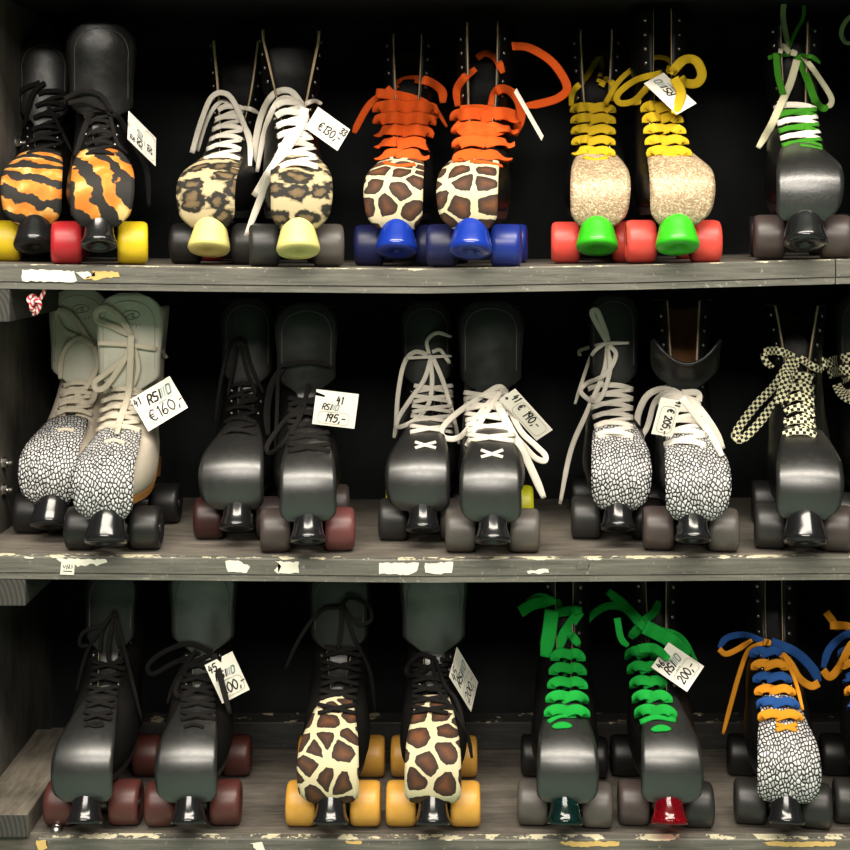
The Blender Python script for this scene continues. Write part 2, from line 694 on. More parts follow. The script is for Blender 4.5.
def bolt(Y, py, parent):
    """threaded stud with nut and washer that comes through the side panel"""
    z = EYE - (py - HZ) * S * (D + Y) / D
    bm = bmesh.new()
    lathe(bm, [(0.0085, 0), (0.0085, 0.0015), (0.005, 0.0016)], (UW0, Y, z), (1, 0, 0), 20)
    o = obj('bolt', bm, M_steel, parent, False)
    bm = bmesh.new()
    lathe(bm, [(0.0062, 0.0015), (0.0062, 0.006), (0.0052, 0.0066)], (UW0, Y, z), (1, 0, 0), 6)
    lathe(bm, [(0.0032, 0.006), (0.0032, 0.012), (0.0024, 0.013)], (UW0, Y, z), (1, 0, 0), 14)
    for f in bm.faces:
        f.smooth = False
    me = bpy.data.meshes.new('nut')
    # the nut belongs to its bolt: joined into the bolt mesh to stay within three levels
    b2 = bmesh.new()
    b2.from_mesh(o.data)
    bm.to_mesh(me)
    b2.from_mesh(me)
    b2.to_mesh(o.data)
    b2.free()
    bm.free()
    bpy.data.meshes.remove(me)


bolt(0.125, 463, side)
bolt(0.125, 490, side)
bolt(0.185, 143, side)

# screw in the bottom shelf strip
bm = bmesh.new()
sp = P(57, 828, 0.022)
lathe(bm, [(0.0075, 0), (0.0075, 0.0016), (0.0062, 0.0052), (0.003, 0.0068)], (sp.x, 0.020, ztop(3, sp.x)), (0, 0, 1), 14)
box(bm, sp.x - 0.0055, sp.x + 0.0055, 0.0190, 0.0210, ztop(3, sp.x) + 0.0055, ztop(3, sp.x) + 0.0075)
obj('screw', bm, M_steel, boards[3])


def scrap(poly, r, mat, name, th=0.0007, rag=0.8):
    """scrap of paper or paint left on a shelf's front edge, ragged outline"""
    pts = []
    for i, p in enumerate(poly):
        q = poly[(i + 1) % len(poly)]
        n = max(2, int(math.hypot(q[0] - p[0], q[1] - p[1]) / 3))
        for k in range(n):
            t = k / n
            j = rag if k else rag * 0.3
            pts.append((p[0] + (q[0] - p[0]) * t + random.uniform(-j, j), p[1] + (q[1] - p[1]) * t + random.uniform(-j, j)))
    bm = bmesh.new()
    fr = []
    bk = []
    for x, y in pts:
        a = P(x, y, -th)
        b = P(x, y, 0.0002)
        fr.append(bm.verts.new(a))
        bk.append(bm.verts.new(b))
    f = bm.faces.new(fr)
    n = len(fr)
    for i in range(n):
        bm.faces.new((fr[i], bk[i], bk[(i + 1) % n], fr[(i + 1) % n]))
    bmesh.ops.triangulate(bm, faces=[f])
    return obj(name, bm, mat, boards[r], False)


scrap([(22, 269.5), (74, 271), (77, 281), (70, 282.5), (22, 281)], 1, M_paper, 'paper_scrap')
scrap([(75, 272), (88, 271), (92, 276), (84, 279)], 1, M_paper, 'paper_scrap', rag=1.2)
scrap([(92, 271), (118, 272), (120, 277), (104, 278), (98, 280), (82, 278.5), (95, 276)], 1, M_yellowp, 'paint_patch', rag=1.0)
scrap([(61.5, 561), (75, 560.5), (74, 575), (60, 574.5)], 2, M_paper, 'paper_label', rag=0.0, th=0.0010)
bm, uvl = mb()
for ln in ([(63, 565), (64, 568), (66, 565.5)], [(66.5, 569), (67.5, 564.5), (68.5, 568.5)], [(69.5, 564.5), (69.2, 568.5), (72, 568), (72, 565)], [(63, 571), (72, 571.5)]):
    ribbon(bm, uvl, [P(x, y, -0.0011) for x, y in ln], 0.0011, 0.0003)
obj('handwriting', bm, M_ink, boards[2], False)['kind'] = 'stuff'

scrap([(56, 559), (72, 558.5), (88, 559), (106, 559.5), (107, 562.5), (97, 566), (91, 563.5), (78, 567), (72, 563), (60, 562)], 2, M_paper, 'paint_patch', rag=1.0)
scrap([(24, 556.5), (34, 557), (33, 558.8), (25, 558.5)], 2, M_paper, 'paint_patch', rag=0.5)
scrap([(225, 561), (238, 560.5), (250, 567), (247, 573), (228, 572)], 2, M_paper, 'paint_patch')
scrap([(275, 561), (299, 562), (299, 573), (278, 573.5), (274, 570), (281, 566)], 2, M_paper, 'paint_patch')
scrap([(379, 563), (419, 563), (417, 571), (409, 575), (379, 574)], 2, M_paper, 'paint_patch')
scrap([(425, 563), (453, 562), (452, 573), (438, 574), (425, 572.5)], 2, M_paper, 'paint_patch')
scrap([(527, 571), (548, 569), (549, 573), (529, 574)], 2, M_paper, 'paint_patch', rag=1.0)
scrap([(576, 564), (590, 562.5), (588, 569), (577, 569.5)], 2, M_paint2, 'paint_patch', rag=1.0)
scrap([(36, 840), (46, 840), (48, 848), (42, 851), (38, 850)], 3, M_yellowp, 'paint_patch', rag=1.0)
scrap([(250, 843), (262, 842), (266, 851), (258, 852)], 3, M_paper, 'paint_patch', rag=1.0)
scrap([(345, 841), (362, 841), (361, 844), (347, 843.5)], 3, M_yellowp, 'paint_patch', rag=0.7)
scrap([(560, 842), (590, 841), (620, 842), (619, 846), (588, 847), (566, 845.5)], 3, M_yellowp, 'paint_patch', rag=0.9)
scrap([(762, 842), (810, 841.5), (836, 842), (834, 846), (800, 847), (768, 845.5)], 3, M_yellowp, 'paint_patch', rag=0.9)

# shop floor in front of the shelves: green linoleum, only its sheen reaches the leather
bm = bmesh.new()
box(bm, -2.6, 2.6, -4.2, 0.45, -0.05, 0.0)
fl = obj('floor', bm, plain('green_linoleum', (0.25, 0.37, 0.30), 0.5, 0, 0.1, 40), None, False)
fl['kind'] = 'structure'
bm = bmesh.new()
box(bm, -2.6, 2.6, -4.2, 0.45, 2.85, 2.90)
struct(obj('ceiling', bm, plain('ceiling_paint', (0.55, 0.60, 0.54), 0.9), None, False))
bm = bmesh.new()
box(bm, -2.6, 2.6, -4.25, -4.2, 0.0, 2.85)
struct(obj('wall_front', bm, plain('green_wall_paint', (0.34, 0.50, 0.40), 0.8), None, False))

# ------------------------------------------------------------------ roller skate builder (front axle at local origin, heel towards +y)
SL = [  # z, front y, back y, half width, centre y
    (0.066, -0.040, 0.205, 0.034, 0.050),
    (0.075, -0.048, 0.211, 0.040, 0.050),
    (0.090, -0.051, 0.214, 0.0425, 0.050),
    (0.102, -0.045, 0.215, 0.0415, 0.052),
    (0.112, -0.030, 0.215, 0.0400, 0.058),
    (0.121, -0.005, 0.214, 0.0385, 0.070),
    (0.132, 0.025, 0.212, 0.0375, 0.090),
    (0.146, 0.050, 0.209, 0.0360, 0.112),
    (0.166, 0.076, 0.206, 0.0350, 0.135),
    (0.186, 0.094, 0.204, 0.0345, 0.148),
    (0.206, 0.106, 0.204, 0.0345, 0.154),
    (0.236, 0.114, 0.206, 0.0360, 0.160),
    (0.266, 0.117, 0.210, 0.0385, 0.163),
    (0.300, 0.117, 0.214, 0.0410, 0.165)]


def sst(a, b, x):
    t = max(0.0, min(1.0, (x - a) / (b - a)))
    return t * t * (3 - 2 * t)


def outline(z, phi):
    yf, yb, w, yc = interp(SL, z)
    s, c = math.sin(phi), math.cos(phi)
    x = w * math.copysign(abs(s) ** 0.78, s)
    if c >= 0:
        y = yc - (yc - yf) * c
    else:
        y = yc - (yb - yc) * c
        t = (y - yc) / max(1e-6, yb - yc)
        x *= 1 - 0.16 * sst(0.0, 0.7, t) * (1 - sst(0.13, 0.19, z))
    zz = z + 0.022 * sst(0.03, 0.16, y) * (1 - sst(0.07, 0.20, z))
    return Vector((x, y, zz))


def gap_at(z, g):
    """half width of the front opening between the facings"""
    tab = [(0.06, 0.0006), (0.130, 0.0006), (0.146, 0.007), (0.170, g[0]), (0.205, g[1]), (0.300, g[2])]
    return max(0.0006, interp(tab, z)[0])


def phi_gap(z, g):
    w = interp(SL, z)[2]
    q = min(0.96, gap_at(z, g) / w)
    return math.asin(q ** (1 / 0.78))


def boot_bm(g, H):
    bm = bmesh.new()
    zs = [0.066 + (H - 0.066) * (i / 33) for i in range(34)]
    NP = 44
    rows = []
    for z in zs:
        p0 = phi_gap(z, g)
        row = []
        for j in range(NP + 1):
            ph = p0 + (2 * PI - 2 * p0) * j / NP
            v = outline(z, ph)
            v.x = -v.x if False else v.x
            # cuff dips at the heel
            back = max(0.0, -math.cos(ph))
            v.z -= 0.016 * back * sst(0.2, 0.3, z) + 0.0
            row.append(bm.verts.new(v))
        rows.append(row)
    for a, b in zip(rows, rows[1:]):
        for j in range(NP):
            bm.faces.new((a[j], a[j + 1], b[j + 1], b[j]))
    return bm


def solid(o, t, off=-1, mo=0, mr=0):
    m = o.modifiers.new('thickness', 'SOLIDIFY')
    m.thickness = t
    m.offset = off
    m.material_offset = mo
    m.material_offset_rim = mr
    return m


def sheet(center, widths, nx, curv, uvl=None, bm=None, cvar=None):
    """sheet around a centre line of (y, z) points in the middle plane; widths (left, right); bends away along the normal"""
    n = len(center)
    rows = []
    s = 0.0
    for i, (y, z) in enumerate(center):
        a = center[max(0, i - 1)]
        b = center[min(n - 1, i + 1)]
        ty, tz = b[0] - a[0], b[1] - a[1]
        l = math.hypot(ty, tz)
        ty, tz = ty / l, tz / l
        ny, nz = tz, -ty            # candidate normal
        wl, wr = widths(i / (n - 1))
        if i:
            s += math.hypot(y - center[i - 1][0], z - center[i - 1][1])
        row = []
        c = curv if cvar is None else cvar(i / (n - 1))
        for j in range(nx + 1):
            x = -wl + (wl + wr) * j / nx
            d = c * x * x
            row.append((bm.verts.new((x, y - ny * d, z - nz * d)), (s, x)))
        rows.append(row)
    for a, b in zip(rows, rows[1:]):
        for j in range(nx):
            q = (a[j], b[j], b[j + 1], a[j + 1])
            f = bm.faces.new([k[0] for k in q])
            if uvl:
                for lp, k in zip(f.loops, q):
                    lp[uvl].uv = k[1]
    return bm


GC = [(0.040, 0.1455), (0.018, 0.1385), (-0.010, 0.1290), (-0.034, 0.1175), (-0.0500, 0.1035), (-0.0565, 0.088),
      (-0.0570, 0.072), (-0.0540, 0.057), (-0.0475, 0.0465)]
GW = {  # half width along the guard from the laces to the toe stop
    'round': [(0, 0.0255), (0.12, 0.0320), (0.3, 0.0385), (0.5, 0.0410), (0.68, 0.0400), (0.85, 0.0355), (1.0, 0.0225)],
    'bulge': [(0, 0.0255), (0.12, 0.0335), (0.3, 0.0420), (0.5, 0.0445), (0.68, 0.0435), (0.85, 0.0380), (1.0, 0.0235)],
    'straight': [(0, 0.0250), (0.12, 0.0285), (0.3, 0.0315), (0.5, 0.0325), (0.68, 0.0325), (0.85, 0.0310), (1.0, 0.0215)],
    'square': [(0, 0.0185), (0.15, 0.0265), (0.34, 0.0360), (0.5, 0.0395), (0.66, 0.0400), (0.82, 0.0385), (0.92, 0.0345), (1.0, 0.0260)],
    'wide': [(0, 0.0200), (0.15, 0.0300), (0.34, 0.0420), (0.5, 0.0465), (0.66, 0.0465), (0.82, 0.0440), (0.92, 0.0380), (1.0, 0.0280)],
    'slab': [(0, 0.0195), (0.15, 0.0250), (0.34, 0.0310), (0.5, 0.0330), (0.66, 0.0335), (0.84, 0.0335), (0.93, 0.0315), (1.0, 0.0260)]}


def guard_bm(shape):
    bm, uvl = mb()
    c = [tuple(v) for v in crom(GC, 4)]
    sheet(c, lambda u: (interp(GW[shape[0]], u)[0], interp(GW[shape[1]], u)[0]), 14, 0, uvl, bm,
          cvar=lambda u: 9.0 - 5.5 * sst(0.0, 0.45, u))
    return bm


def tongue_bm(kind, top, wtop, lean):
    bm, uvl = mb()
    if kind == 'A':      # padded tongue that stands up and spreads in front of the cuff
        c = crom([(0.060, 0.142), (0.080, 0.164), (0.0885, 0.181), (0.0895 - lean * 0.1, 0.198), (0.091 - lean * 0.3, 0.220),
                  (0.093 - lean * 0.6, 0.25), (0.095 - lean * 0.9, 0.28), (0.100 - lean, top)], 5)
        n = len(c) - 1

        def wd(u):
            z = c[min(n, int(round(u * n)))][1]
            w = 0.012 + (wtop * 0.90 - 0.012) * sst(0.180, 0.204, z) + wtop * 0.10 * sst(0.22, 0.28, z)
            q = (z - (top - 0.036)) / 0.036
            if q > 0:
                w *= math.sqrt(max(0.0, 1 - (0.97 * min(q, 1)) ** 2.6))
            return (w, w)
        sheet([tuple(p) for p in c], wd, 14, -7.0, uvl, bm)
    elif kind == 'B':    # tongue lying back inside the shaft
        c = crom([(0.066, 0.142), (0.090, 0.166), (0.113, 0.190), (0.131, 0.215), (0.146, 0.25), (0.156, top)], 5)
        n = len(c) - 1

        def wd(u):
            z = c[min(n, int(round(u * n)))][1]
            w = 0.016 + (wtop - 0.016) * sst(0.17, 0.24, z)
            q = (z - (top - 0.03)) / 0.03
            if q > 0:
                w *= math.sqrt(max(0.0, 1 - (0.95 * min(q, 1)) ** 2.6))
            return (w, w)
        sheet([tuple(p) for p in c], wd, 12, -5.0, uvl, bm)
    else:                # 'C': tongue flopped forward over the laces like a lip
        c = crom([(0.060, 0.142), (0.080, 0.164), (0.0885, 0.181), (0.0880, 0.196), (0.078, 0.209), (0.064, 0.219), (0.050, 0.224)], 5)
        n = len(c) - 1

        def wd(u):
            w = 0.014 + 0.029 * sst(0.38, 0.62, u)
            if u > 0.95:
                w *= 1 - 0.12 * (u - 0.95) / 0.05
            return (w, w)
        sheet([tuple(p) for p in c], wd, 14, 6.0, uvl, bm, cvar=lambda u: -6.0 - 12.0 * sst(0.45, 0.8, u))
    return bm


def sole_bm():
    bm = bmesh.new()
    n = 48
    top, bot = [], []
    for i in range(n):
        v = outline(0.0668, 2 * PI * i / n)
        c = Vector((0, 0.085, 0))
        e = Vector((v.x, v.y - c.y, 0))
        e = e.normalized() * (e.length + 0.005)
        top.append(bm.verts.new((e.x, e.y + c.y, v.z + 0.0015)))
        bot.append(bm.verts.new((e.x * 0.96, e.y * 0.98 + c.y, v.z - 0.0075)))
    for i in range(n):
        bm.faces.new((top[i], top[(i + 1) % n], bot[(i + 1) % n], bot[i]))
    bm.faces.new(top)
    bm.faces.new(bot)
    return bm


def heel_bm():
    bm = bmesh.new()
    n = 28
    rings = []
    for z, s in ((0.0585, 0.94), (0.070, 0.97), (0.082, 1.0)):
        ring = []
        for i in range(n):
            a = 2 * PI * i / n
            y = 0.176 + 0.033 * s * math.sin(a)
            x = 0.0285 * s * math.cos(a)
            if math.sin(a) < -0.5:
                y = max(y, 0.150)
            ring.append(bm.verts.new((x, y, z)))
        rings.append(ring)
    for a, b in zip(rings, rings[1:]):
        for i in range(n):
            bm.faces.new((a[i], a[(i + 1) % n], b[(i + 1) % n], b[i]))
    bm.faces.new(rings[0])
    bm.faces.new(rings[-1])
    return bm


def plate_bm():
    bm = bmesh.new()
    pts = [(-0.036, 0.016), (-0.02, 0.024), (0.02, 0.024), (0.05, 0.018), (0.11, 0.017), (0.14, 0.023), (0.175, 0.023), (0.19, 0.014)]
    lo = [(x, y) for y, x in pts] + [(-x, y) for y, x in reversed(pts)]
    a = [bm.verts.new((x, y, 0.0525)) for x, y in lo]
    b = [bm.verts.new((x, y, 0.0580)) for x, y in lo]
    n = len(lo)
    for i in range(n):
        bm.faces.new((a[i], a[(i + 1) % n], b[(i + 1) % n], b[i]))
    bm.faces.new(a)
    bm.faces.new(b)
    return bm


def truck_bm():
    bm = bmesh.new()
    lathe(bm, [(0.0035, -0.057), (0.0035, 0.057)], (0, 0, 0), (1, 0, 0), 12)
    lathe(bm, [(0.0065, -0.021), (0.0085, -0.015), (0.0095, 0), (0.0085, 0.015), (0.0065, 0.021)], (0, 0, 0), (1, 0, 0), 16)
    lathe(bm, [(0.010, -0.002), (0.0125, 0.006), (0.0135, 0.014), (0.011, 0.0145), (0.0115, 0.020), (0.0145, 0.0205), (0.0145, 0.0265)], (0, 0.004, 0), (0, 0, 1), 18)
    for sx in (-1, 1):
        lathe(bm, [(0.0058, 0), (0.0058, 0.004)], (sx * 0.0525, 0, 0), (sx, 0, 0), 6)
    return bm


def wheel_bm(r, w):
    bm = bmesh.new()
    h = w / 2
    prof = [(0.0105, -h + 0.008), (0.0135, -h + 0.0065), (0.016, -h + 0.0030), (0.0185, -h + 0.0010), (r - 0.0055, -h), (r - 0.0020, -h + 0.0015),
            (r - 0.0004, -h + 0.0050), (r, -h + 0.009), (r, h - 0.009), (r - 0.0004, h - 0.0050), (r - 0.0020, h - 0.0015), (r - 0.0055, h),
            (0.0185, h - 0.0010), (0.016, h - 0.0030), (0.0135, h - 0.0065), (0.0105, h - 0.008)]
    lathe(bm, prof, (0, 0, 0), (1, 0, 0), 36)
    return bm


def bearing_bm(w):
    bm = bmesh.new()
    h = w / 2
    for s in (-1, 1):
        lathe(bm, [(0.0105, h - 0.0080), (0.0105, h - 0.0055), (0.0085, h - 0.0050), (0.0060, h - 0.0054), (0.0050, h - 0.0048), (0.0036, h - 0.0048)], (0, 0, 0), (s, 0, 0), 20)
    return bm


def stop_bm(kind):
    bm = bmesh.new()
    a = math.radians(23)
    ax = (0, -math.sin(a), -math.cos(a))
    if kind == 'waist':   # small polished stop with a flared rim
        prof = [(0.0150, -0.004), (0.0160, 0.004), (0.0165, 0.012), (0.0175, 0.022), (0.0195, 0.030), (0.0215, 0.0335), (0.0215, 0.0375),
                (0.0205, 0.0385), (0.0130, 0.0382), (0.0120, 0.0365), (0.0060, 0.0365), (0.0055, 0.033)]
    else:                 # broad cone
        prof = [(0.0155, -0.004), (0.0185, 0.000), (0.0205, 0.012), (0.0235, 0.024), (0.0258, 0.0335), (0.0262, 0.0375), (0.0245, 0.0405),
                (0.0110, 0.0412), (0.0095, 0.0395), (0.0052, 0.0395), (0.0048, 0.034)]
    lathe(bm, prof, (0, -0.0370, 0.0565 if kind == 'cone' else 0.0585), ax, 32)
    return bm


# meshes shared by every skate
MESH = {}


def shared(key, maker, mats, smooth=True):
    if key not in MESH:
        bm = maker()
        bmesh.ops.recalc_face_normals(bm, faces=bm.faces)
        me = bpy.data.meshes.new(key[0])
        bm.to_mesh(me)
        bm.free()
        for m in (mats if isinstance(mats, list) else [mats]):
            me.materials.append(m)
        if smooth:
            for p in me.polygons:
                p.use_smooth = True
        MESH[key] = me
    return MESH[key]


M_black = leather('black_leather', (0.0045, 0.0043, 0.0042), 0.40, spec=0.18)
M_suede = leather('black_suede', (0.0075, 0.0068, 0.0062), 0.75, 700, 0.2, 0.08)
M_white = leather('cream_leather', (0.66, 0.58, 0.47), 0.45)
M_tongue = leather('tongue_leather', (0.008, 0.0078, 0.0075), 0.36, 500, 0.25, spec=0.5)
M_tongue_sheen = leather('tongue_leather_painted_sheen', (0.026, 0.030, 0.027), 0.36, 500, 0.25, spec=1.0)  # tongue leather with the green floor's reflection put into its base colour
M_wtongue = leather('cream_tongue', (0.60, 0.59, 0.49), 0.45)
M_edge = plain('raw_leather_edge', (0.46, 0.35, 0.20), 0.8, 0, 0.3)
M_edgew = plain('white_leather_edge', (0.6, 0.52, 0.40), 0.8, 0, 0.3)
M_lining = plain('dark_lining', (0.030, 0.020, 0.012), 0.8)
M_liningb = plain('brown_lining', (0.30, 0.13, 0.045), 0.7, 0, 0.2)
M_solek = plain('black_sole', (0.012, 0.012, 0.012), 0.5)
M_solet = plain('tan_sole', (0.42, 0.19, 0.045), 0.5)
M_plate = plain('black_plate', (0.014, 0.014, 0.015), 0.4)
M_truck = plain('dark_truck_metal', (0.10, 0.10, 0.10), 0.4, 0.8)
M_eyelet = plain('eyelet_metal', (0.45, 0.43, 0.40), 0.3, 1.0)
M_bearing = plain('bearing_steel', (0.35, 0.35, 0.35), 0.3, 1.0)

WM = {'yellow': (0.78, 0.56, 0.015), 'red': (0.42, 0.016, 0.022), 'black': (0.010, 0.0095, 0.0095), 'blue': (0.012, 0.030, 0.23),
      'coral': (0.75, 0.075, 0.055), 'grey': (0.090, 0.078, 0.070), 'smoke': (0.062, 0.045, 0.042), 'maroon': (0.085, 0.024, 0.020),
      'amber': (0.70, 0.36, 0.060), 'navy': (0.010, 0.014, 0.075), 'lime': (0.50, 0.50, 0.015), 'rose': (0.14, 0.042, 0.040), 'darkred': (0.040, 0.011, 0.011),
      'charcoal': (0.022, 0.021, 0.020)}
WMAT = {k: wheel_mat(k, c, 0.34 if k == 'blue' else 0.42) for k, c in WM.items()}
SMAT = {'black': plain('stop_black', (0.010, 0.010, 0.011), 0.16, 0, 0, 1, 0.6), 'cream': plain('stop_cream', (0.80, 0.70, 0.24), 0.45),
        'blue': plain('stop_blue', (0.008, 0.035, 0.33), 0.18, 0, 0, 1, 0.6), 'green': plain('stop_green', (0.04, 0.52, 0.015), 0.28),
        'clear': glassy('stop_smoked', (0.02, 0.10, 0.09)), 'red': glassy('stop_red', (0.80, 0.010, 0.035))}
LM = {'black': cloth('lace_black', (0.009, 0.008, 0.0075)), 'white': cloth('lace_white', (0.80, 0.74, 0.64)), 'orange': cloth('lace_orange', (0.82, 0.105, 0.012)),
      'gold': cloth('lace_gold', (0.64, 0.42, 0.015)), 'green': cloth('lace_green', (0.010, 0.36, 0.045)), 'leaf': cloth('lace_leaf', (0.045, 0.24, 0.012)),
      'pale': cloth('lace_pale', (0.34, 0.46, 0.20)), 'blue': cloth('lace_blue', (0.020, 0.085, 0.30)), 'amber': cloth('lace_amber', (0.80, 0.31, 0.020)),
      'cream': cloth('lace_cream', (0.66, 0.59, 0.46)), 'ecru': cloth('lace_ecru', (0.72, 0.68, 0.46)), 'checker': checker_cloth()}
LKEYS = list(LM)

GROUP = 'roller skates on display shelves'
count = [0]
BV = {}


def cast(bvh, px, py):
    o = Vector((0, -D, EYE))
    d = (P(px, py, 0.2) - o).normalized()
    h = bvh.ray_cast(o, d)
    return h[0].y if h[0] is not None else None


def drape(bvh, path, lift, defY, n=7):
    """lay a lace over the boot: the path gives its course, the boot's own surface its depth"""
    pts = crom([(p[0], p[1]) for p in path], n)
    Y = [cast(bvh, p[0], p[1]) for p in pts]
    known = [i for i, y in enumerate(Y) if y is not None]
    if not known:
        Y = [defY] * len(pts)
    else:
        F = []
        for i in range(len(pts)):
            if Y[i] is not None:
                F.append(Y[i])
                continue
            l = [k for k in known if k < i]
            r = [k for k in known if k > i]
            if l and r:
                t = (i - l[-1]) / (r[0] - l[-1])
                F.append(Y[l[-1]] * (1 - t) + Y[r[0]] * t)
            else:
                F.append(Y[l[-1]] if l else Y[r[0]])
        Y = F
    mn = min(Y)
    Y = [min(y, mn + 0.07) for y in Y]
    base = list(Y)
    for _ in range(6):
        Z = [(Y[max(0, i - 1)] + Y[i] + Y[min(len(Y) - 1, i + 1)]) / 3 for i in range(len(Y))]
        Y = [min(a, b) for a, b in zip(Z, base)] if _ < 4 else Z
    return [P(p[0], p[1], y - lift) for p, y in zip(pts, Y)]


def bars(spec):
    """criss-cross lacing: [(colour, width_px, path)] from the lacing's outline"""
    (xl0, xr0, y0), (xl1, xr1, y1) = spec['bot'], spec['top']
    n = spec['n']
    out = []
    cols = spec['col'] if isinstance(spec['col'], list) else [spec['col']]
    w = spec['w']
    for i in range(n):
        t = i / (n - 1)
        xl, xr, y = xl0 + (xl1 - xl0) * t, xr0 + (xr1 - xr0) * t, y0 + (y1 - y0) * t
        xm = (xl + xr) / 2
        dy = abs(y1 - y0) / (n - 1)
        c = cols[i % len(cols)]
        j = random.uniform(-0.8, 0.8)
        st = spec['st']
        if st == 'ladder':
            out.append((c, w, [(xl, y + 2), ((xl + xm) / 2, y - 1.6 + j), (xm, y - 2.0 + j), ((xr + xm) / 2, y - 1.0), (xr, y + 2.5)]))
            if i < n - 1:
                out.append((c, w * 0.8, [(xl + 1, y + 2), (xm, y - dy * 0.45), (xr - 1, y - dy * 0.7)]))
        elif st == 'cross':
            out.append((c, w, [(xl, y + 1), (xm, y - dy * 0.30), (xr, y - dy * 0.55)]))
            out.append((c, w, [(xr, y + 1), (xm, y - dy * 0.25), (xl, y - dy * 0.55)]))
        else:  # 'wave': broad flat laces that wrap over from each side and lap in the middle
            a = (c, w, [(xl + 1, y + dy * 0.34), (xl + 1.5, y), (xl + (xm - xl) * 0.55, y - dy * 0.22), (xm + 5, y - dy * 0.02)])
            b = (c, w, [(xr - 1, y + dy * 0.36), (xr - 1.5, y + dy * 0.06), (xr - (xr - xm) * 0.55, y - dy * 0.20), (xm - 6, y + dy * 0.14)])
            out += [a, b] if (i % 2) else [b, a]
    return out


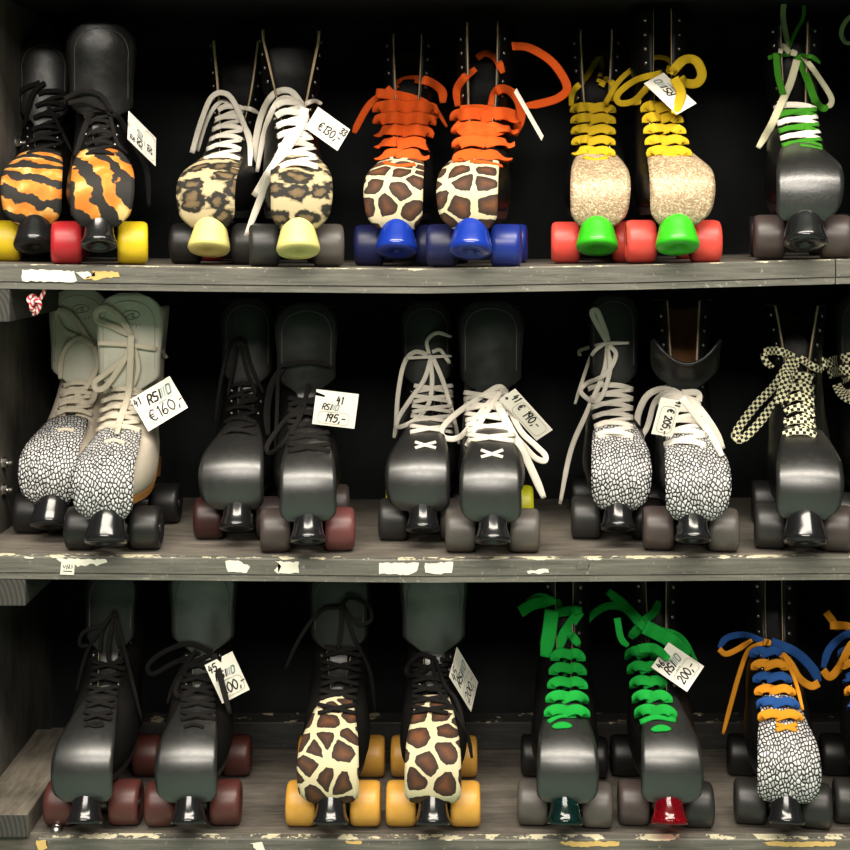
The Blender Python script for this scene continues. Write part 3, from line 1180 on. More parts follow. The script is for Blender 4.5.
def skate(label, row, xt, xc, depth=0.040, style='A', H=0.292, gap=(0.012, 0.014, 0.020), guard=('black', ('square', 'slab')),
          wheels=('black',) * 4, stop=('black', 'waist'), lace=None, loops=(), tongue=(0.300, 0.040, 0.0), white=False, wr=0.0265,
          lining=None, suede=False, extra=None, mirror=False):
    idx = count[0]
    count[0] += 1
    kt = (D + depth - 0.045) / D
    Xt = (xt - 425) * S * kt
    kc = (D + depth + 0.150) / D
    Xc = (xc - 425) * S * kc
    ry = math.asin(max(-0.5, min(0.5, -(Xc - Xt) / 0.195)))
    # the toe stop stands 45 mm in front of the axle
    ax = Xt - math.sin(ry) * 0.045
    loc = Vector((ax, depth, ztop(row, ax) + 0.0))
    root = thing('roller_skate', label, 'roller skate', loc, ry, GROUP)
    MW = Matrix.Translation(loc) @ Matrix.Rotation(ry, 4, 'Z')
    IV = MW.inverted()
    up = M_white if white else (M_suede if suede else M_black)
    parts = []
    # upper
    bm = boot_bm(gap, H)
    bo = obj('boot', bm, [up, lining or M_lining, M_edgew if white else M_edge], root, normals=False)
    solid(bo, 0.0038, -1, 1, 2)
    parts.append(bo)
    # tongue
    tk = {'A': 'A', 'B': 'B', 'C': 'C'}[style]
    to = obj('tongue', tongue_bm(tk, tongue[0], tongue[1], tongue[2]), [M_wtongue if white else (M_black if tk == 'B' else (M_tongue_sheen if suede and tongue[1] > 0.042 else M_tongue))], root, normals=False)
    solid(to, 0.004 if tk != 'A' else 0.007, 0)
    parts.append(to)
    # guard
    go = obj('toe_guard', guard_bm(guard[1]), [guard_mat(guard[0], idx)], root, normals=False)
    solid(go, 0.0022, 0)
    parts.append(go)
    if tk == 'A' and tongue[1] > 0.03:
        # stitched border of the tongue
        bm, uvl = mb()
        tp, tw, tl = tongue
        path = []
        for q in range(13):
            a = q / 12
            if a < 0.34:
                x, z = -tw * 0.78, 0.212 + (tp - 0.034 - 0.212) * (a / 0.34)
            elif a > 0.66:
                x, z = tw * 0.78, 0.212 + (tp - 0.034 - 0.212) * ((1 - a) / 0.34)
            else:
                b = (a - 0.34) / 0.32 * PI
                x, z = -tw * 0.78 * math.cos(b), tp - 0.034 + 0.024 * math.sin(b)
            path.append((x, z))
        pl = crom(path, 4)
        pts = []
        for x, z in pl:
            yy = interp([(0.198, 0.0895 - tl * 0.1), (0.220, 0.091 - tl * 0.3), (0.25, 0.093 - tl * 0.6), (0.28, 0.095 - tl * 0.9), (tp + 0.001, 0.100 - tl)], z)[0]
            pts.append(Vector((x, yy + 7 * x * x - 0.0037, z)))
        ribbon(bm, uvl, pts, 0.0012, 0.0010)
        obj('stitching', bm, plain('cream_thread', (0.40, 0.36, 0.28), 0.8) if white else plain('dark_thread', (0.05, 0.048, 0.044), 0.6), to)
        if white:
            bm, uvl = mb()

            def tpt(x, z):
                yy = interp([(0.198, 0.0895 - tl * 0.1), (0.220, 0.091 - tl * 0.3), (0.25, 0.093 - tl * 0.6), (0.28, 0.095 - tl * 0.9), (tp + 0.001, 0.100 - tl)], z)[0]
                return Vector((x, yy + 7 * x * x - 0.0040, z))
            el = [tpt(0.004 + 0.011 * math.cos(q / 10 * PI), tp - 0.028 + 0.0055 * math.sin(q / 10 * PI)) for q in range(21)]
            ribbon(bm, uvl, el, 0.0010, 0.0006)
            sw = crom([(-0.003, tp - 0.031), (0.003, tp - 0.027), (0.008, tp - 0.026), (0.005, tp - 0.030), (0.009, tp - 0.031)], 4)
            ribbon(bm, uvl, [tpt(p[0], p[1]) for p in sw], 0.0012, 0.0006)
            for q in range(6):
                ribbon(bm, uvl, [tpt(-0.008 + q * 0.0045, tp - 0.039), tpt(-0.0065 + q * 0.0045, tp - 0.0435 + (q % 2) * 0.002)], 0.0009, 0.0006)
            obj('emblem', bm, plain('emblem_grey', (0.22, 0.22, 0.20), 0.7), to)
    # under-carriage
    so = link('sole', shared(('sole', white), sole_bm, M_solet if white else M_solek, False), root)
    he = link('heel', shared(('heel', white), heel_bm, M_solet if white else M_solek, False), root)
    link('plate', shared(('plate',), plate_bm, M_plate, False), root)
    ratio = wr / 0.0265
    for y in (0.0, 0.150):
        t = link('truck', shared(('truck',), truck_bm, M_truck), root)
        t.location = (0, y, wr)
    ww = 0.0370
    for q, (sx, y) in enumerate(((-1, 0), (1, 0), (-1, 0.150), (1, 0.150))):
        col = wheels[q]
        wo = link('wheel', shared(('wheel', col, wr), lambda: wheel_bm(wr, ww), WMAT[col]), root)
        wo.location = (sx * 0.0392, y, wr)
        be = link('bearing', shared(('bearing',), lambda: bearing_bm(ww), M_bearing), wo)
        be.location = (0, 0, 0)
    st = link('toe_stop', shared(('toe_stop', stop[0], stop[1]), lambda: stop_bm(stop[1]), SMAT[stop[0]]), root)
    # eyelets and hooks along both facings
    bm = bmesh.new()
    zz = [0.150, 0.163, 0.176, 0.189, 0.203]
    if style != 'A':
        zz += [0.222, 0.241, 0.260, 0.279, 0.298, 0.317]
    for z in zz:
        if z > H - 0.006:
            continue
        p0 = phi_gap(z, gap)
        for sgn in (1, -1):
            ph = sgn * (p0 + 0.28)
            v = outline(z, ph)
            v2 = outline(z, ph + 0.05)
            t = (v2 - v)
            nrm = Vector((t.y, -t.x, 0)) * sgn
            if nrm.y > 0 and abs(nrm.x) < 0.2 * abs(nrm.y):
                nrm = -nrm
            nrm.normalize()
            nrm = (nrm + Vector((0, 0, 0.35))).normalized()
            lathe(bm, [(0.0024, -0.0010), (0.0026, 0.0006), (0.0018, 0.0014), (0.0010, 0.0012)], v, nrm, 8)
    eo = obj('eyelets', bm, M_eyelet, root)
    eo['kind'] = 'stuff'
    # collision mesh of boot + tongue + guard, in place
    verts, polys = [], []
    for o in parts:
        off = len(verts)
        verts += [MW @ v.co for v in o.data.vertices]
        polys += [[off + k for k in p.vertices] for p in o.data.polygons]
    bvh = BVHTree.FromPolygons(verts, polys)
    defY = depth + 0.085
    if lace:
        bm, uvl = mb()
        for c, w, path in bars(lace):
            ys = drape(bvh, path, 0.0, defY, 6)
            # bars span straight across the gap and bow forwards
            n = len(ys)
            ya, yb = ys[0].y, ys[-1].y
            new = []
            pix = crom(path, 6)
            for i, p in enumerate(ys):
                t = i / (n - 1)
                y = min(p.y, ya + (yb - ya) * t)
                y -= 0.0058 + 0.004 * math.sin(PI * t) + random.uniform(0, 0.0004)
                new.append(P(pix[i][0], pix[i][1], y))
            loc_pts = [IV @ q for q in new]
            zm = sum(q.z for q in loc_pts) / len(loc_pts)
            tilt = 0.72 - 0.50 * sst(0.150, 0.205, zm)
            ribbon(bm, uvl, loc_pts, w * S * {1: 1.30, 2: 1.14, 3: 1.06}[row], min(0.0020, w * S * 0.34), LKEYS.index(c), face=(0, -1.0, tilt))
        obj('laces', bm, [LM[k] for k in LKEYS], root)
        bm, uvl = mb()
        for c, w, path in lace.get('knots', []):
            pts = drape(bvh, path, 0.0045, defY, 4)
            wl = [w * S * (math.sqrt(max(0.06, 1 - (2 * k / (len(pts) - 1) - 1) ** 2 * 0.94)) if w >= 7 and lace['st'] == 'wave' else 1) for k in range(len(pts))]
            ribbon(bm, uvl, [IV @ q for q in pts], w * S, min(0.0026, w * S * 0.45), LKEYS.index(c), 0, wl, (0, -0.6, 0.8))
        if lace.get('knots'):
            obj('guard_lace', bm, [LM[k] for k in LKEYS], root)
        else:
            bm.free()
    if loops:
        bm, uvl = mb()
        for li, lp in enumerate(loops):
            c, w, path = lp[:3]
            lift = lp[3] if len(lp) > 3 else 0.0075 + 0.0018 * (li % 4)
            pts = drape(bvh, path, lift, defY, 7)
            ribbon(bm, uvl, [IV @ q for q in pts], w * S * 1.06, min(0.0018, w * S * 0.34), LKEYS.index(c), 0.35)
        obj('lace_bow', bm, [LM[k] for k in LKEYS], root)
    BV[idx] = (bvh, defY)
    root['_n'] = idx
    del root['_n']
    return idx


# ------------------------------------------------------------------ price tags
GL = {'0': [[(.3, 1), (.05, .7), (.05, .3), (.3, 0), (.55, .3), (.55, .7), (.3, 1)]], '1': [[(.2, .82), (.35, 1), (.3, 0)]],
      '2': [[(.05, .8), (.3, 1), (.52, .75), (.3, .35), (.03, .02), (.58, .06)]],
      '3': [[(.05, .9), (.4, 1), (.5, .75), (.2, .55), (.52, .3), (.3, 0), (.03, .12)]],
      '4': [[(.25, 1), (.05, .42), (.55, .46)], [(.45, .75), (.38, 0)]],
      '5': [[(.55, 1), (.15, 1), (.1, .58), (.42, .62), (.52, .3), (.25, 0), (.02, .1)]],
      '6': [[(.45, 1), (.12, .5), (.1, .15), (.32, 0), (.52, .22), (.36, .48), (.1, .3)]],
      '9': [[(.5, .9), (.25, 1), (.08, .75), (.25, .5), (.5, .7), (.5, .95), (.42, 0)]],
      'E': [[(.58, .9), (.34, 1), (.12, .7), (.12, .3), (.34, 0), (.58, .1)], [(0, .6), (.42, .6)], [(0, .4), (.4, .4)]],
      ',': [[(.2, .14), (.1, -.14)]], '-': [[(.05, .5), (.48, .53)]], '.': [[(.15, .0), (.2, .05)]],
      'R': [[(.05, 0), (.05, 1), (.42, 1), (.52, .76), (.4, .5), (.08, .5)], [(.3, .5), (.55, 0)]],
      'S': [[(.52, .95), (.12, 1), (.05, .7), (.2, .54), (.46, .46), (.55, .22), (.42, 0), (.04, .05)]],
      'I': [[(.2, 0), (.2, 1)]], 'O': [[(.3, 1), (.06, .95), (.06, .05), (.3, 0), (.52, .1), (.52, .9), (.3, 1)]], '/': [[(.0, -.2), (.4, 1.1)]]}
ADV = {'1': 0.45, ',': 0.35, '.': 0.35, 'I': 0.38, '-': 0.6}


def price_tag(label, O, R, T, sk, marks, sg=1, lift=0.016, notch='T', Y=None, curl=0.0, box_at=None):
    bvh, defY = BV[sk]
    cs = [O, R, T, (R[0] + T[0] - O[0], R[1] + T[1] - O[1])]
    e1 = Vector((R[0] - O[0], -(R[1] - O[1]))) * S
    e2 = Vector((T[0] - O[0], -(T[1] - O[1]))) * S
    dot = e1.dot(e2)
    a = math.sqrt(abs(dot)) * sg
    if abs(a) < 1e-5:
        a = 1e-5
    d1, d2 = a, -dot / a
    dd = [0, d1, d2, d1 + d2]
    if Y is None:
        ys = []
        for u in (0, .25, .5, .75, 1):
            for v in (0, .25, .5, .75, 1):
                px = O[0] + u * (R[0] - O[0]) + v * (T[0] - O[0])
                py = O[1] + u * (R[1] - O[1]) + v * (T[1] - O[1])
                h = cast(bvh, px, py)
                if h is not None:
                    ys.append(h - (u * d1 + v * d2))
        Y = (min(ys) if ys else defY) - lift
    o3, r3, t3 = (P(c[0], c[1], Y + d) for c, d in zip((O, R, T), dd))
    U = r3 - o3
    V = t3 - o3
    lu, lv = U.length, V.length
    u, v = U.normalized(), V.normalized()
    nn = u.cross(v).normalized()
    v = nn.cross(u).normalized()
    if nn.y > 0:
        nn = -nn
    root = thing('price_tag', label, 'price tag', o3, 0, 'price tags tied to the skates')

    def W(x, y, h=0.0):
        b = curl * math.sin(PI * min(1, max(0, x / lu))) if curl else 0.0
        return u * x + v * y + nn * (h + b)
    # card with a slit or hole for the lace
    bm = bmesh.new()
    if notch == 'T':
        ol = [(0, 0), (lu * .5, 0), (lu, 0), (lu, lv * .5), (lu, lv), (lu * .62, lv), (lu * .52, lv - .007), (lu * .44, lv), (lu * .2, lv), (0, lv), (0, lv * .5)]
    elif notch == 'L':
        ol = [(0, 0), (lu * .5, 0), (lu, 0), (lu, lv * .5), (lu, lv), (lu * .5, lv), (0, lv), (0, lv * .93), (.011, lv * .86), (.012, lv * .80), (0, lv * .82), (0, lv * .4)]
    else:
        ol = [(0, 0), (lu * .5, 0), (lu, 0), (lu, lv * .5), (lu, lv), (lu * .5, lv), (0, lv), (0, lv * .5)]
    fr = [bm.verts.new(W(x, y, 0.0003)) for x, y in ol]
    bk = [bm.verts.new(W(x, y, -0.0003)) for x, y in ol]
    n = len(ol)
    f1 = bm.faces.new(fr)
    f2 = bm.faces.new(bk)
    for i in range(n):
        bm.faces.new((fr[i], bk[i], bk[(i + 1) % n], fr[(i + 1) % n]))
    bmesh.ops.triangulate(bm, faces=[f1, f2])
    obj('card', bm, M_tagpaper, root, False)

    def strokes(bm, lines, w):
        for ln in lines:
            for (x0, y0), (x1, y1) in zip(ln, ln[1:]):
                dx, dy = x1 - x0, y1 - y0
                l = math.hypot(dx, dy) or 1e-6
                px, py = -dy / l * w / 2, dx / l * w / 2
                ex, ey = dx / l * w * .3, dy / l * w * .3
                q = [(x0 - ex + px, y0 - ey + py), (x0 - ex - px, y0 - ey - py), (x1 + ex - px, y1 + ey - py), (x1 + ex + px, y1 + ey + py)]
                bm.faces.new([bm.verts.new(W(min(max(c[0], 0.0006), lu - 0.0006), min(max(c[1], 0.0006), lv - 0.0006), 0.00055)) for c in q])

    def text(s, x, y, h, slant=0.0, aw=1.0):
        out = []
        for ch in s:
            if ch in GL:
                for ln in GL[ch]:
                    out.append([(x + (px + slant * py) * h * aw * .8, y + py * h) for px, py in [tuple(c) for c in (crom(ln, 3) if len(ln) > 3 else ln)]])
            x += ADV.get(ch, 0.72) * h * aw * .8
        return out
    for mk in marks:
        bm = bmesh.new()
        s, x, y, h = mk[0], mk[1] * lu, mk[2] * lv, mk[3] * lv
        if s == 'logo':
            strokes(bm, text('RSI', x, y, h, 0.28, 1.15), h * 0.20)
            obj('print', bm, M_ink, root, False, False)
            bm = bmesh.new()
            xx = x + h * 1.75
            strokes(bm, [[(xx, y), (xx + h * .28, y + h)], [(xx + h * .28, y), (xx + h * .56, y + h)]], h * 0.16)
            strokes(bm, text('O', xx + h * .55, y, h, 0.28, 1.15), h * 0.20)
            strokes(bm, [[(x + h * 1.0, y - h * .42), (x + h * 1.9, y - h * .42)]], h * 0.12)
            obj('print', bm, M_grey_ink, root, False, False)
        elif s == 'box':
            x0, y0, x1, y1 = mk[1] * lu, mk[2] * lv, mk[3] * lu, mk[4] * lv
            rr = min(x1 - x0, y1 - y0) * .28
            ln = []
            for cx, cy, a0 in ((x1 - rr, y1 - rr, 0), (x0 + rr, y1 - rr, 90), (x0 + rr, y0 + rr, 180), (x1 - rr, y0 + rr, 270)):
                for q in range(5):
                    aa = math.radians(a0 + q * 22.5)
                    ln.append((cx + rr * math.cos(aa), cy + rr * math.sin(aa)))
            ln.append(ln[0])
            strokes(bm, [ln], 0.0008)
            obj('print_box', bm, M_line_ink, root, False, False)
        elif s == 'hole':
            ln = [(x + 0.0012 * math.cos(q * PI / 4), y + 0.0012 * math.sin(q * PI / 4)) for q in range(9)]
            strokes(bm, [ln], 0.0016)
            obj('hole', bm, M_ink, root, False, False)
        else:
            aw = mk[4] if len(mk) > 4 else 1.0
            strokes(bm, text(s, x, y, h, mk[5] if len(mk) > 5 else 0.1, aw), 0.0017)
            obj('handwriting', bm, M_ink, root, False, False)
    return root


# ------------------------------------------------------------------ the skates, row by row
BK = 0.0640   # how far the second skate of a close pair stands behind the first
def lc(col, w, bot, top, n, st, knots=()):
    return dict(col=col, w=w, bot=bot, top=top, n=n, st=st, knots=list(knots))


# ---- top shelf
s_tiger_l = skate('tiger print roller skate partly behind its mate, nearest the left side panel, yellow wheel', 1, 35, 47, 0.04 + 0.076, 'A',
      guard=('tiger', ('round', 'straight')), wheels=('yellow', 'red', 'black', 'red'), stop=('black', 'cone'), tongue=(0.300, 0.036, 0.0),
      lace=lc('black', 4, (27, 62, 152), (38, 66, 92), 6, 'ladder'),
      loops=[('black', 5, [(40, 82), (20, 92), (11, 118), (14, 146)]), ('black', 5, [(45, 82), (32, 95), (24, 128)]), ('black', 4, [(48, 105), (60, 128), (72, 152)])])
s_tiger = skate('black roller skate with tiger print toe guard, yellow front wheel and tall grey-green tongue', 1, 99, 103, 0.040, 'A',
      guard=('tiger', ('straight', 'round')), wheels=('red', 'yellow', 'red', 'red'), stop=('black', 'waist'), tongue=(0.312, 0.043, 0.014),
      lace=lc('black', 4, (86, 114, 153), (88, 112, 112), 5, 'ladder'),
      loops=[('black', 6, [(106, 110), (92, 113), (84, 130), (75, 156)]), ('black', 6, [(108, 112), (119, 118), (131, 140), (146, 168), (149, 207)]),
             ('black', 5, [(64, 99), (82, 91), (100, 95), (112, 112)]), ('black', 5, [(68, 103), (85, 101), (106, 110)]), ('black', 4, [(110, 116), (117, 142), (128, 154)])])
s_leo_l = skate('leopard print roller skate without a tag, left of the one with a price tag', 1, 210, 238, 0.04 + BK, 'B',
      H=0.304, gap=(0.012, 0.020, 0.032), guard=('leopard', ('round', 'straight')), wheels=('black', 'charcoal', 'red', 'black'), stop=('cream', 'cone'), tongue=(0.285, 0.034, 0),
      lace=lc('white', 5, (204, 240, 157), (218, 245, 108), 6, 'ladder'),
      loops=[('white', 6, [(192, 153), (200, 125), (211, 98), (224, 93), (235, 104), (249, 140), (250, 166)]), ('white', 5, [(197, 151), (208, 118), (222, 101), (234, 112), (248, 132), (253, 150)]),
             ('white', 5, [(240, 108), (250, 109), (260, 114)])])
s_leo = skate('leopard print roller skate with long white lace hanging and a tilted price tag', 1, 298, 291, 0.040, 'B',
      H=0.312, gap=(0.012, 0.018, 0.039), guard=('leopard', ('straight', 'round')), wheels=('charcoal', 'grey', 'black', 'black'), stop=('cream', 'cone'), tongue=(0.296, 0.038, 0),
      lace=lc('white', 6, (280, 318, 165), (275, 304, 104), 7, 'ladder'),
      loops=[('white', 7, [(303, 106), (290, 91), (273, 95), (260, 120), (253, 163), (251, 198)]), ('white', 6, [(303, 109), (288, 98), (276, 104), (265, 130), (257, 172)]),
             ('white', 9, [(305, 108), (299, 130), (278, 160), (254, 196)]), ('white', 7, [(292, 130), (274, 165), (262, 195), (246, 236)]), ('white', 5, [(305, 104), (314, 101), (322, 104)]),
             ('white', 6, [(304, 106), (306, 118), (300, 128)])])
s_or_l = skate('roller skate with giraffe print toe guard and thick orange laces, short lace end at left', 1, 397, 409, 0.04 + BK, 'B',
      H=0.314, gap=(0.011, 0.015, 0.020), guard=('giraffe', ('round', 'straight')), wheels=('navy', 'navy', 'navy', 'navy'), stop=('blue', 'cone'), tongue=(0.25, 0.024, 0),
      lace=lc('orange', 11.5, (380, 424, 156), (378, 433, 108), 5, 'wave', [('orange', 6, [(384, 162), (398, 166), (415, 164)])]),
      loops=[('orange', 11, [(376, 93), (400, 96), (424, 104), (437, 119)]), ('orange', 10, [(384, 97), (400, 82), (424, 80), (441, 90), (443, 103)]),
             ('orange', 8, [(386, 92), (370, 104), (359, 122), (354, 133)]), ('orange', 4, [(434, 104), (440, 115), (447, 127)])])
s_or = skate('giraffe print roller skate whose orange lace makes one large loop to the right', 1, 471, 484, 0.040, 'B',
      H=0.320, gap=(0.012, 0.018, 0.021), guard=('giraffe', ('round', 'straight')), wheels=('navy', 'blue', 'navy', 'blue'), stop=('blue', 'cone'), tongue=(0.27, 0.030, 0),
      lace=lc('orange', 12, (459, 506, 157), (456, 516, 116), 4, 'wave', [('orange', 6, [(470, 161), (488, 163), (502, 166)])]),
      loops=[('orange', 9, [(459, 106), (457, 90), (465, 77), (476, 69)]), ('orange', 8, [(477, 58), (486, 53), (497, 60), (503, 73)]),
             ('orange', 10, [(492, 106), (496, 92), (505, 89), (517, 98), (521, 116), (514, 136)]),
             ('orange', 9, [(512, 46), (530, 48), (553, 63), (567, 86), (560, 97), (543, 103), (525, 106)], 0.03), ('orange', 10, [(460, 110), (480, 109), (500, 113), (516, 120)]),
             ('orange', 10, [(455, 124), (468, 134), (490, 133), (510, 128)])])
s_gold_l = skate('glittery gold roller skate without a tag, left one of the gold pair', 1, 597, 596, 0.04 + BK, 'B',
      H=0.316, gap=(0.010, 0.016, 0.022), guard=('glitter', ('straight', 'round')), wheels=('coral', 'coral', 'coral', 'coral'), stop=('green', 'cone'), tongue=(0.25, 0.026, 0),
      lace=lc('gold', 9, (576, 611, 152), (574, 612, 109), 5, 'wave', [('gold', 6, [(584, 157), (596, 160), (608, 157)])]),
      loops=[('gold', 7, [(572, 106), (573, 92), (584, 80), (592, 68), (598, 57)]), ('gold', 6, [(600, 56), (602, 68), (598, 82)]),
             ('gold', 7, [(601, 86), (606, 79), (613, 85), (612, 101)]), ('gold', 6, [(605, 104), (620, 80), (643, 62), (660, 57), (671, 62), (672, 72)], 0.03)])
s_gold = skate('glittery gold roller skate with a yellow bow and tag, right one of the gold pair', 1, 677, 660, 0.040, 'B',
      H=0.332, gap=(0.010, 0.012, 0.012), guard=('glitter', ('straight', 'bulge')), wheels=('coral', 'coral', 'coral', 'coral'), stop=('green', 'cone'), tongue=(0.25, 0.02, 0),
      lace=lc('gold', 9.5, (651, 687, 152), (645, 676, 108), 5, 'wave', [('gold', 6, [(661, 153), (674, 156), (686, 152)])]),
      loops=[('gold', 7, [(662, 73), (636, 80), (618, 94), (620, 103), (635, 100), (652, 82), (664, 74)], 0.016), ('gold', 10, [(671, 73), (684, 60), (696, 61), (702, 74), (697, 83), (686, 83), (681, 77)], 0.016),
             ('gold', 10, [(674, 78), (681, 92), (678, 105), (674, 114)], 0.036), ('gold', 7, [(633, 103), (641, 102)], 0.016), ('gold', 11, [(666, 70), (674, 72)], 0.02)])
s_gw = skate('black roller skate with scuffed toe guard and mixed green and white laces, top right', 1, 805, 792, 0.040, 'B',
      H=0.31, gap=(0.011, 0.014, 0.018), guard=('scuffed', ('slab', 'bulge')), wheels=('smoke', 'smoke', 'black', 'black'), stop=('black', 'cone'), tongue=(0.30, 0.030, 0), wr=0.0275,
      lace=lc(['leaf', 'white'], 5.5, (782, 822, 144), (774, 816, 107), 6, 'ladder', [('leaf', 5, [(800, 145), (812, 147), (822, 149)])]),
      loops=[('pale', 6, [(785, -6), (783, 15), (785, 30), (789, 48)]), ('leaf', 4, [(804, 5), (803, 18), (795, 33), (790, 46)]), ('ecru', 6, [(790, 53), (783, 46), (780, 53)]),
             ('ecru', 7, [(791, 52), (797, 54)], 0.018), ('leaf', 5, [(768, 58), (780, 55), (791, 55)]), ('leaf', 7, [(776, 53), (778, 75), (783, 94), (786, 105)]),
             ('ecru', 8, [(797, 60), (790, 84), (780, 106), (770, 128), (758, 148)], 0.014), ('leaf', 8, [(797, 55), (807, 78), (815, 100), (822, 108), (828, 107)]),
             ('ecru', 6, [(803, 56), (815, 72), (830, 95), (831, 104), (826, 107)]), ('leaf', 5, [(801, 55), (812, 57), (820, 63)])])
skate('black roller skate mostly beyond the right edge of the top shelf, pale lace loop showing', 1, 908, 880, 0.040, 'B',
      H=0.30, gap=(0.011, 0.014, 0.018), guard=('scuffed', ('slab', 'bulge')), wheels=('smoke', 'smoke', 'black', 'black'), stop=('black', 'cone'), tongue=(0.28, 0.030, 0), wr=0.0275,
      lace=lc(['leaf', 'white'], 5.5, (885, 925, 144), (865, 905, 107), 6, 'ladder'),
      loops=[('pale', 5, [(868, 20), (852, 16), (843, 26), (842, 37), (850, 43), (868, 30)], 0.02)])

# ---- middle shelf
s_white_l = skate('cream white roller skate with crackle toe guard, standing behind its tagged mate', 2, 52, 88, 0.04 + 0.086, 'A', H=0.290,
      guard=('crackle', ('round', 'straight')), wheels=('black', 'black', 'black', 'black'), stop=('black', 'cone'), tongue=(0.312, 0.040, 0.004), white=True,
      lace=lc('cream', 5, (56, 92, 412), (64, 94, 384), 4, 'ladder', [('cream', 4.5, [(57, 430), (66, 429), (74, 431)])]),
      loops=[('cream', 6, [(92, 346), (80, 326), (68, 312), (58, 311), (57, 320), (66, 332), (82, 338)]), ('cream', 6, [(93, 346), (80, 338), (68, 345), (61, 360), (60, 379)]),
             ('cream', 6, [(94, 346), (97, 365), (88, 385), (77, 396), (78, 403), (92, 401), (97, 385)])])
s_white = skate('cream white roller skate with crackle toe guard and tied lace, price tag at its ankle', 2, 107, 137, 0.040, 'A', H=0.290,
      guard=('crackle', ('round', 'straight')), wheels=('black', 'black', 'black', 'black'), stop=('black', 'cone'), tongue=(0.310, 0.0425, 0.006), white=True,
      lace=lc('cream', 5, (96, 140, 428), (103, 142, 390), 5, 'ladder', [('cream', 5, [(104, 442), (114, 440), (125, 443)])]),
      loops=[('cream', 7, [(131, 336), (122, 320), (108, 308), (97, 311), (98, 320), (112, 326), (129, 335)]), ('cream', 5, [(98, 343), (130, 345), (158, 350), (167, 358)]),
             ('cream', 6, [(130, 346), (125, 358), (105, 374), (95, 382), (96, 389), (105, 387), (118, 370), (129, 352)]), ('cream', 7, [(131, 335), (130, 370), (128, 395), (120, 420), (117, 434)]),
             ('cream', 5, [(134, 346), (138, 370), (129, 395)])])
s_blk_l = skate('all black roller skate on the middle shelf, left of the one with upright tag', 2, 237, 251, 0.04 + BK, 'A',
      guard=('black', ('wide', 'slab')), wheels=('darkred', 'smoke', 'black', 'smoke'), tongue=(0.302, 0.036, 0.0),
      lace=lc('black', 4, (222, 256, 432), (230, 258, 385), 5, 'ladder'),
      loops=[('black', 4, [(242, 338), (230, 345), (221, 380), (215, 424)]), ('black', 4, [(244, 340), (252, 368), (264, 394)]), ('black', 4, [(240, 345), (248, 375), (255, 392), (245, 400), (240, 385)]),
             ('black', 4, [(236, 345), (232, 370), (228, 395)])])
s_blk = skate('all black roller skate with rose-tinted front wheel and upright square price tag', 2, 308, 306, 0.040, 'A',
      guard=('black', ('slab', 'slab')), wheels=('smoke', 'rose', 'black', 'smoke'), tongue=(0.300, 0.0405, 0.010),
      lace=lc('black', 5, (288, 330, 450), (288, 326, 404), 5, 'cross'),
      loops=[('black', 7, [(284, 366), (272, 384), (267, 410), (268, 436)]), ('black', 5, [(309, 384), (301, 414), (286, 440), (271, 453), (267, 446), (282, 424), (302, 404)]),
             ('black', 4, [(280, 366), (310, 362), (334, 367)]), ('black', 4, [(278, 374), (277, 410), (275, 450)])])
s_bw_l = skate('black roller skate with white laces in a loose bow high on the boot, untagged', 2, 423, 428, 0.04 + BK, 'A',
      guard=('black', ('wide', 'slab')), wheels=('charcoal', 'grey', 'lime', 'black'), tongue=(0.300, 0.036, 0.0),
      lace=lc('white', 4.5, (410, 452, 431), (414, 453, 391), 5, 'cross', [('white', 4, [(415, 442), (425, 445), (436, 448)]), ('white', 4, [(415, 448), (425, 445), (436, 442)])]),
      loops=[('white', 5, [(431, 356), (415, 352), (404, 364), (398, 395), (396, 426), (394, 438)]), ('white', 5, [(431, 358), (424, 380), (410, 400), (398, 419), (399, 427), (415, 420), (428, 405), (432, 385), (431, 360)]),
             ('white', 5, [(433, 358), (444, 384), (454, 420), (459, 444)]), ('white', 4, [(429, 354), (427, 341), (437, 333), (452, 337)]), ('white', 4, [(432, 352), (440, 350), (446, 358), (452, 366)]),
             ('white', 3.5, [(406, 358), (430, 357), (452, 356)])])
s_bw = skate('black roller skate with big brown-black tongue and white bow under a slanting price tag', 2, 493, 490, 0.040, 'A',
      guard=('black', ('square', 'slab')), wheels=('grey', 'grey', 'black', 'lime'), tongue=(0.304, 0.0425, 0.008),
      lace=lc('white', 5, (467, 515, 440), (464, 503, 398), 5, 'cross', [('white', 4, [(481, 450), (492, 454), (503, 457)]), ('white', 4, [(481, 457), (492, 454), (503, 450)])]),
      loops=[('white', 6, [(507, 393), (499, 387), (484, 395), (456, 414), (442, 429), (445, 438), (460, 437), (475, 420), (490, 402), (506, 390)]), ('white', 6, [(500, 392), (484, 416), (466, 446)]),
             ('white', 8, [(497, 403), (508, 425), (524, 454), (534, 475), (544, 498)]), ('white', 6, [(505, 400), (520, 430), (535, 445), (545, 455), (544, 461), (533, 456), (516, 436)]),
             ('white', 7, [(500, 390), (506, 396), (504, 410)])])
s_cr_l = skate('black roller skate with crackle toe guard and long white lace end hanging far down left', 2, 618, 612, 0.04 + BK, 'A',
      guard=('crackle', ('straight', 'round')), wheels=('charcoal', 'black', 'black', 'black'), tongue=(0.308, 0.034, 0.0),
      lace=lc('white', 5.5, (596, 633, 434), (588, 633, 387), 6, 'ladder', [('white', 4.5, [(598, 437), (612, 434), (630, 437)])]),
      loops=[('white', 6, [(608, 343), (598, 326), (592, 313), (597, 311), (603, 325), (609, 341)]), ('white', 4, [(580, 356), (581, 350), (605, 344), (629, 343)]),
             ('white', 4, [(605, 343), (592, 355), (581, 385), (575, 404)]), ('white', 5, [(609, 345), (616, 355), (606, 374), (586, 384), (581, 392), (592, 401), (602, 396), (610, 370), (608, 348)]),
             ('white', 5.5, [(608, 345), (604, 372), (588, 410), (571, 450), (560, 504)])])
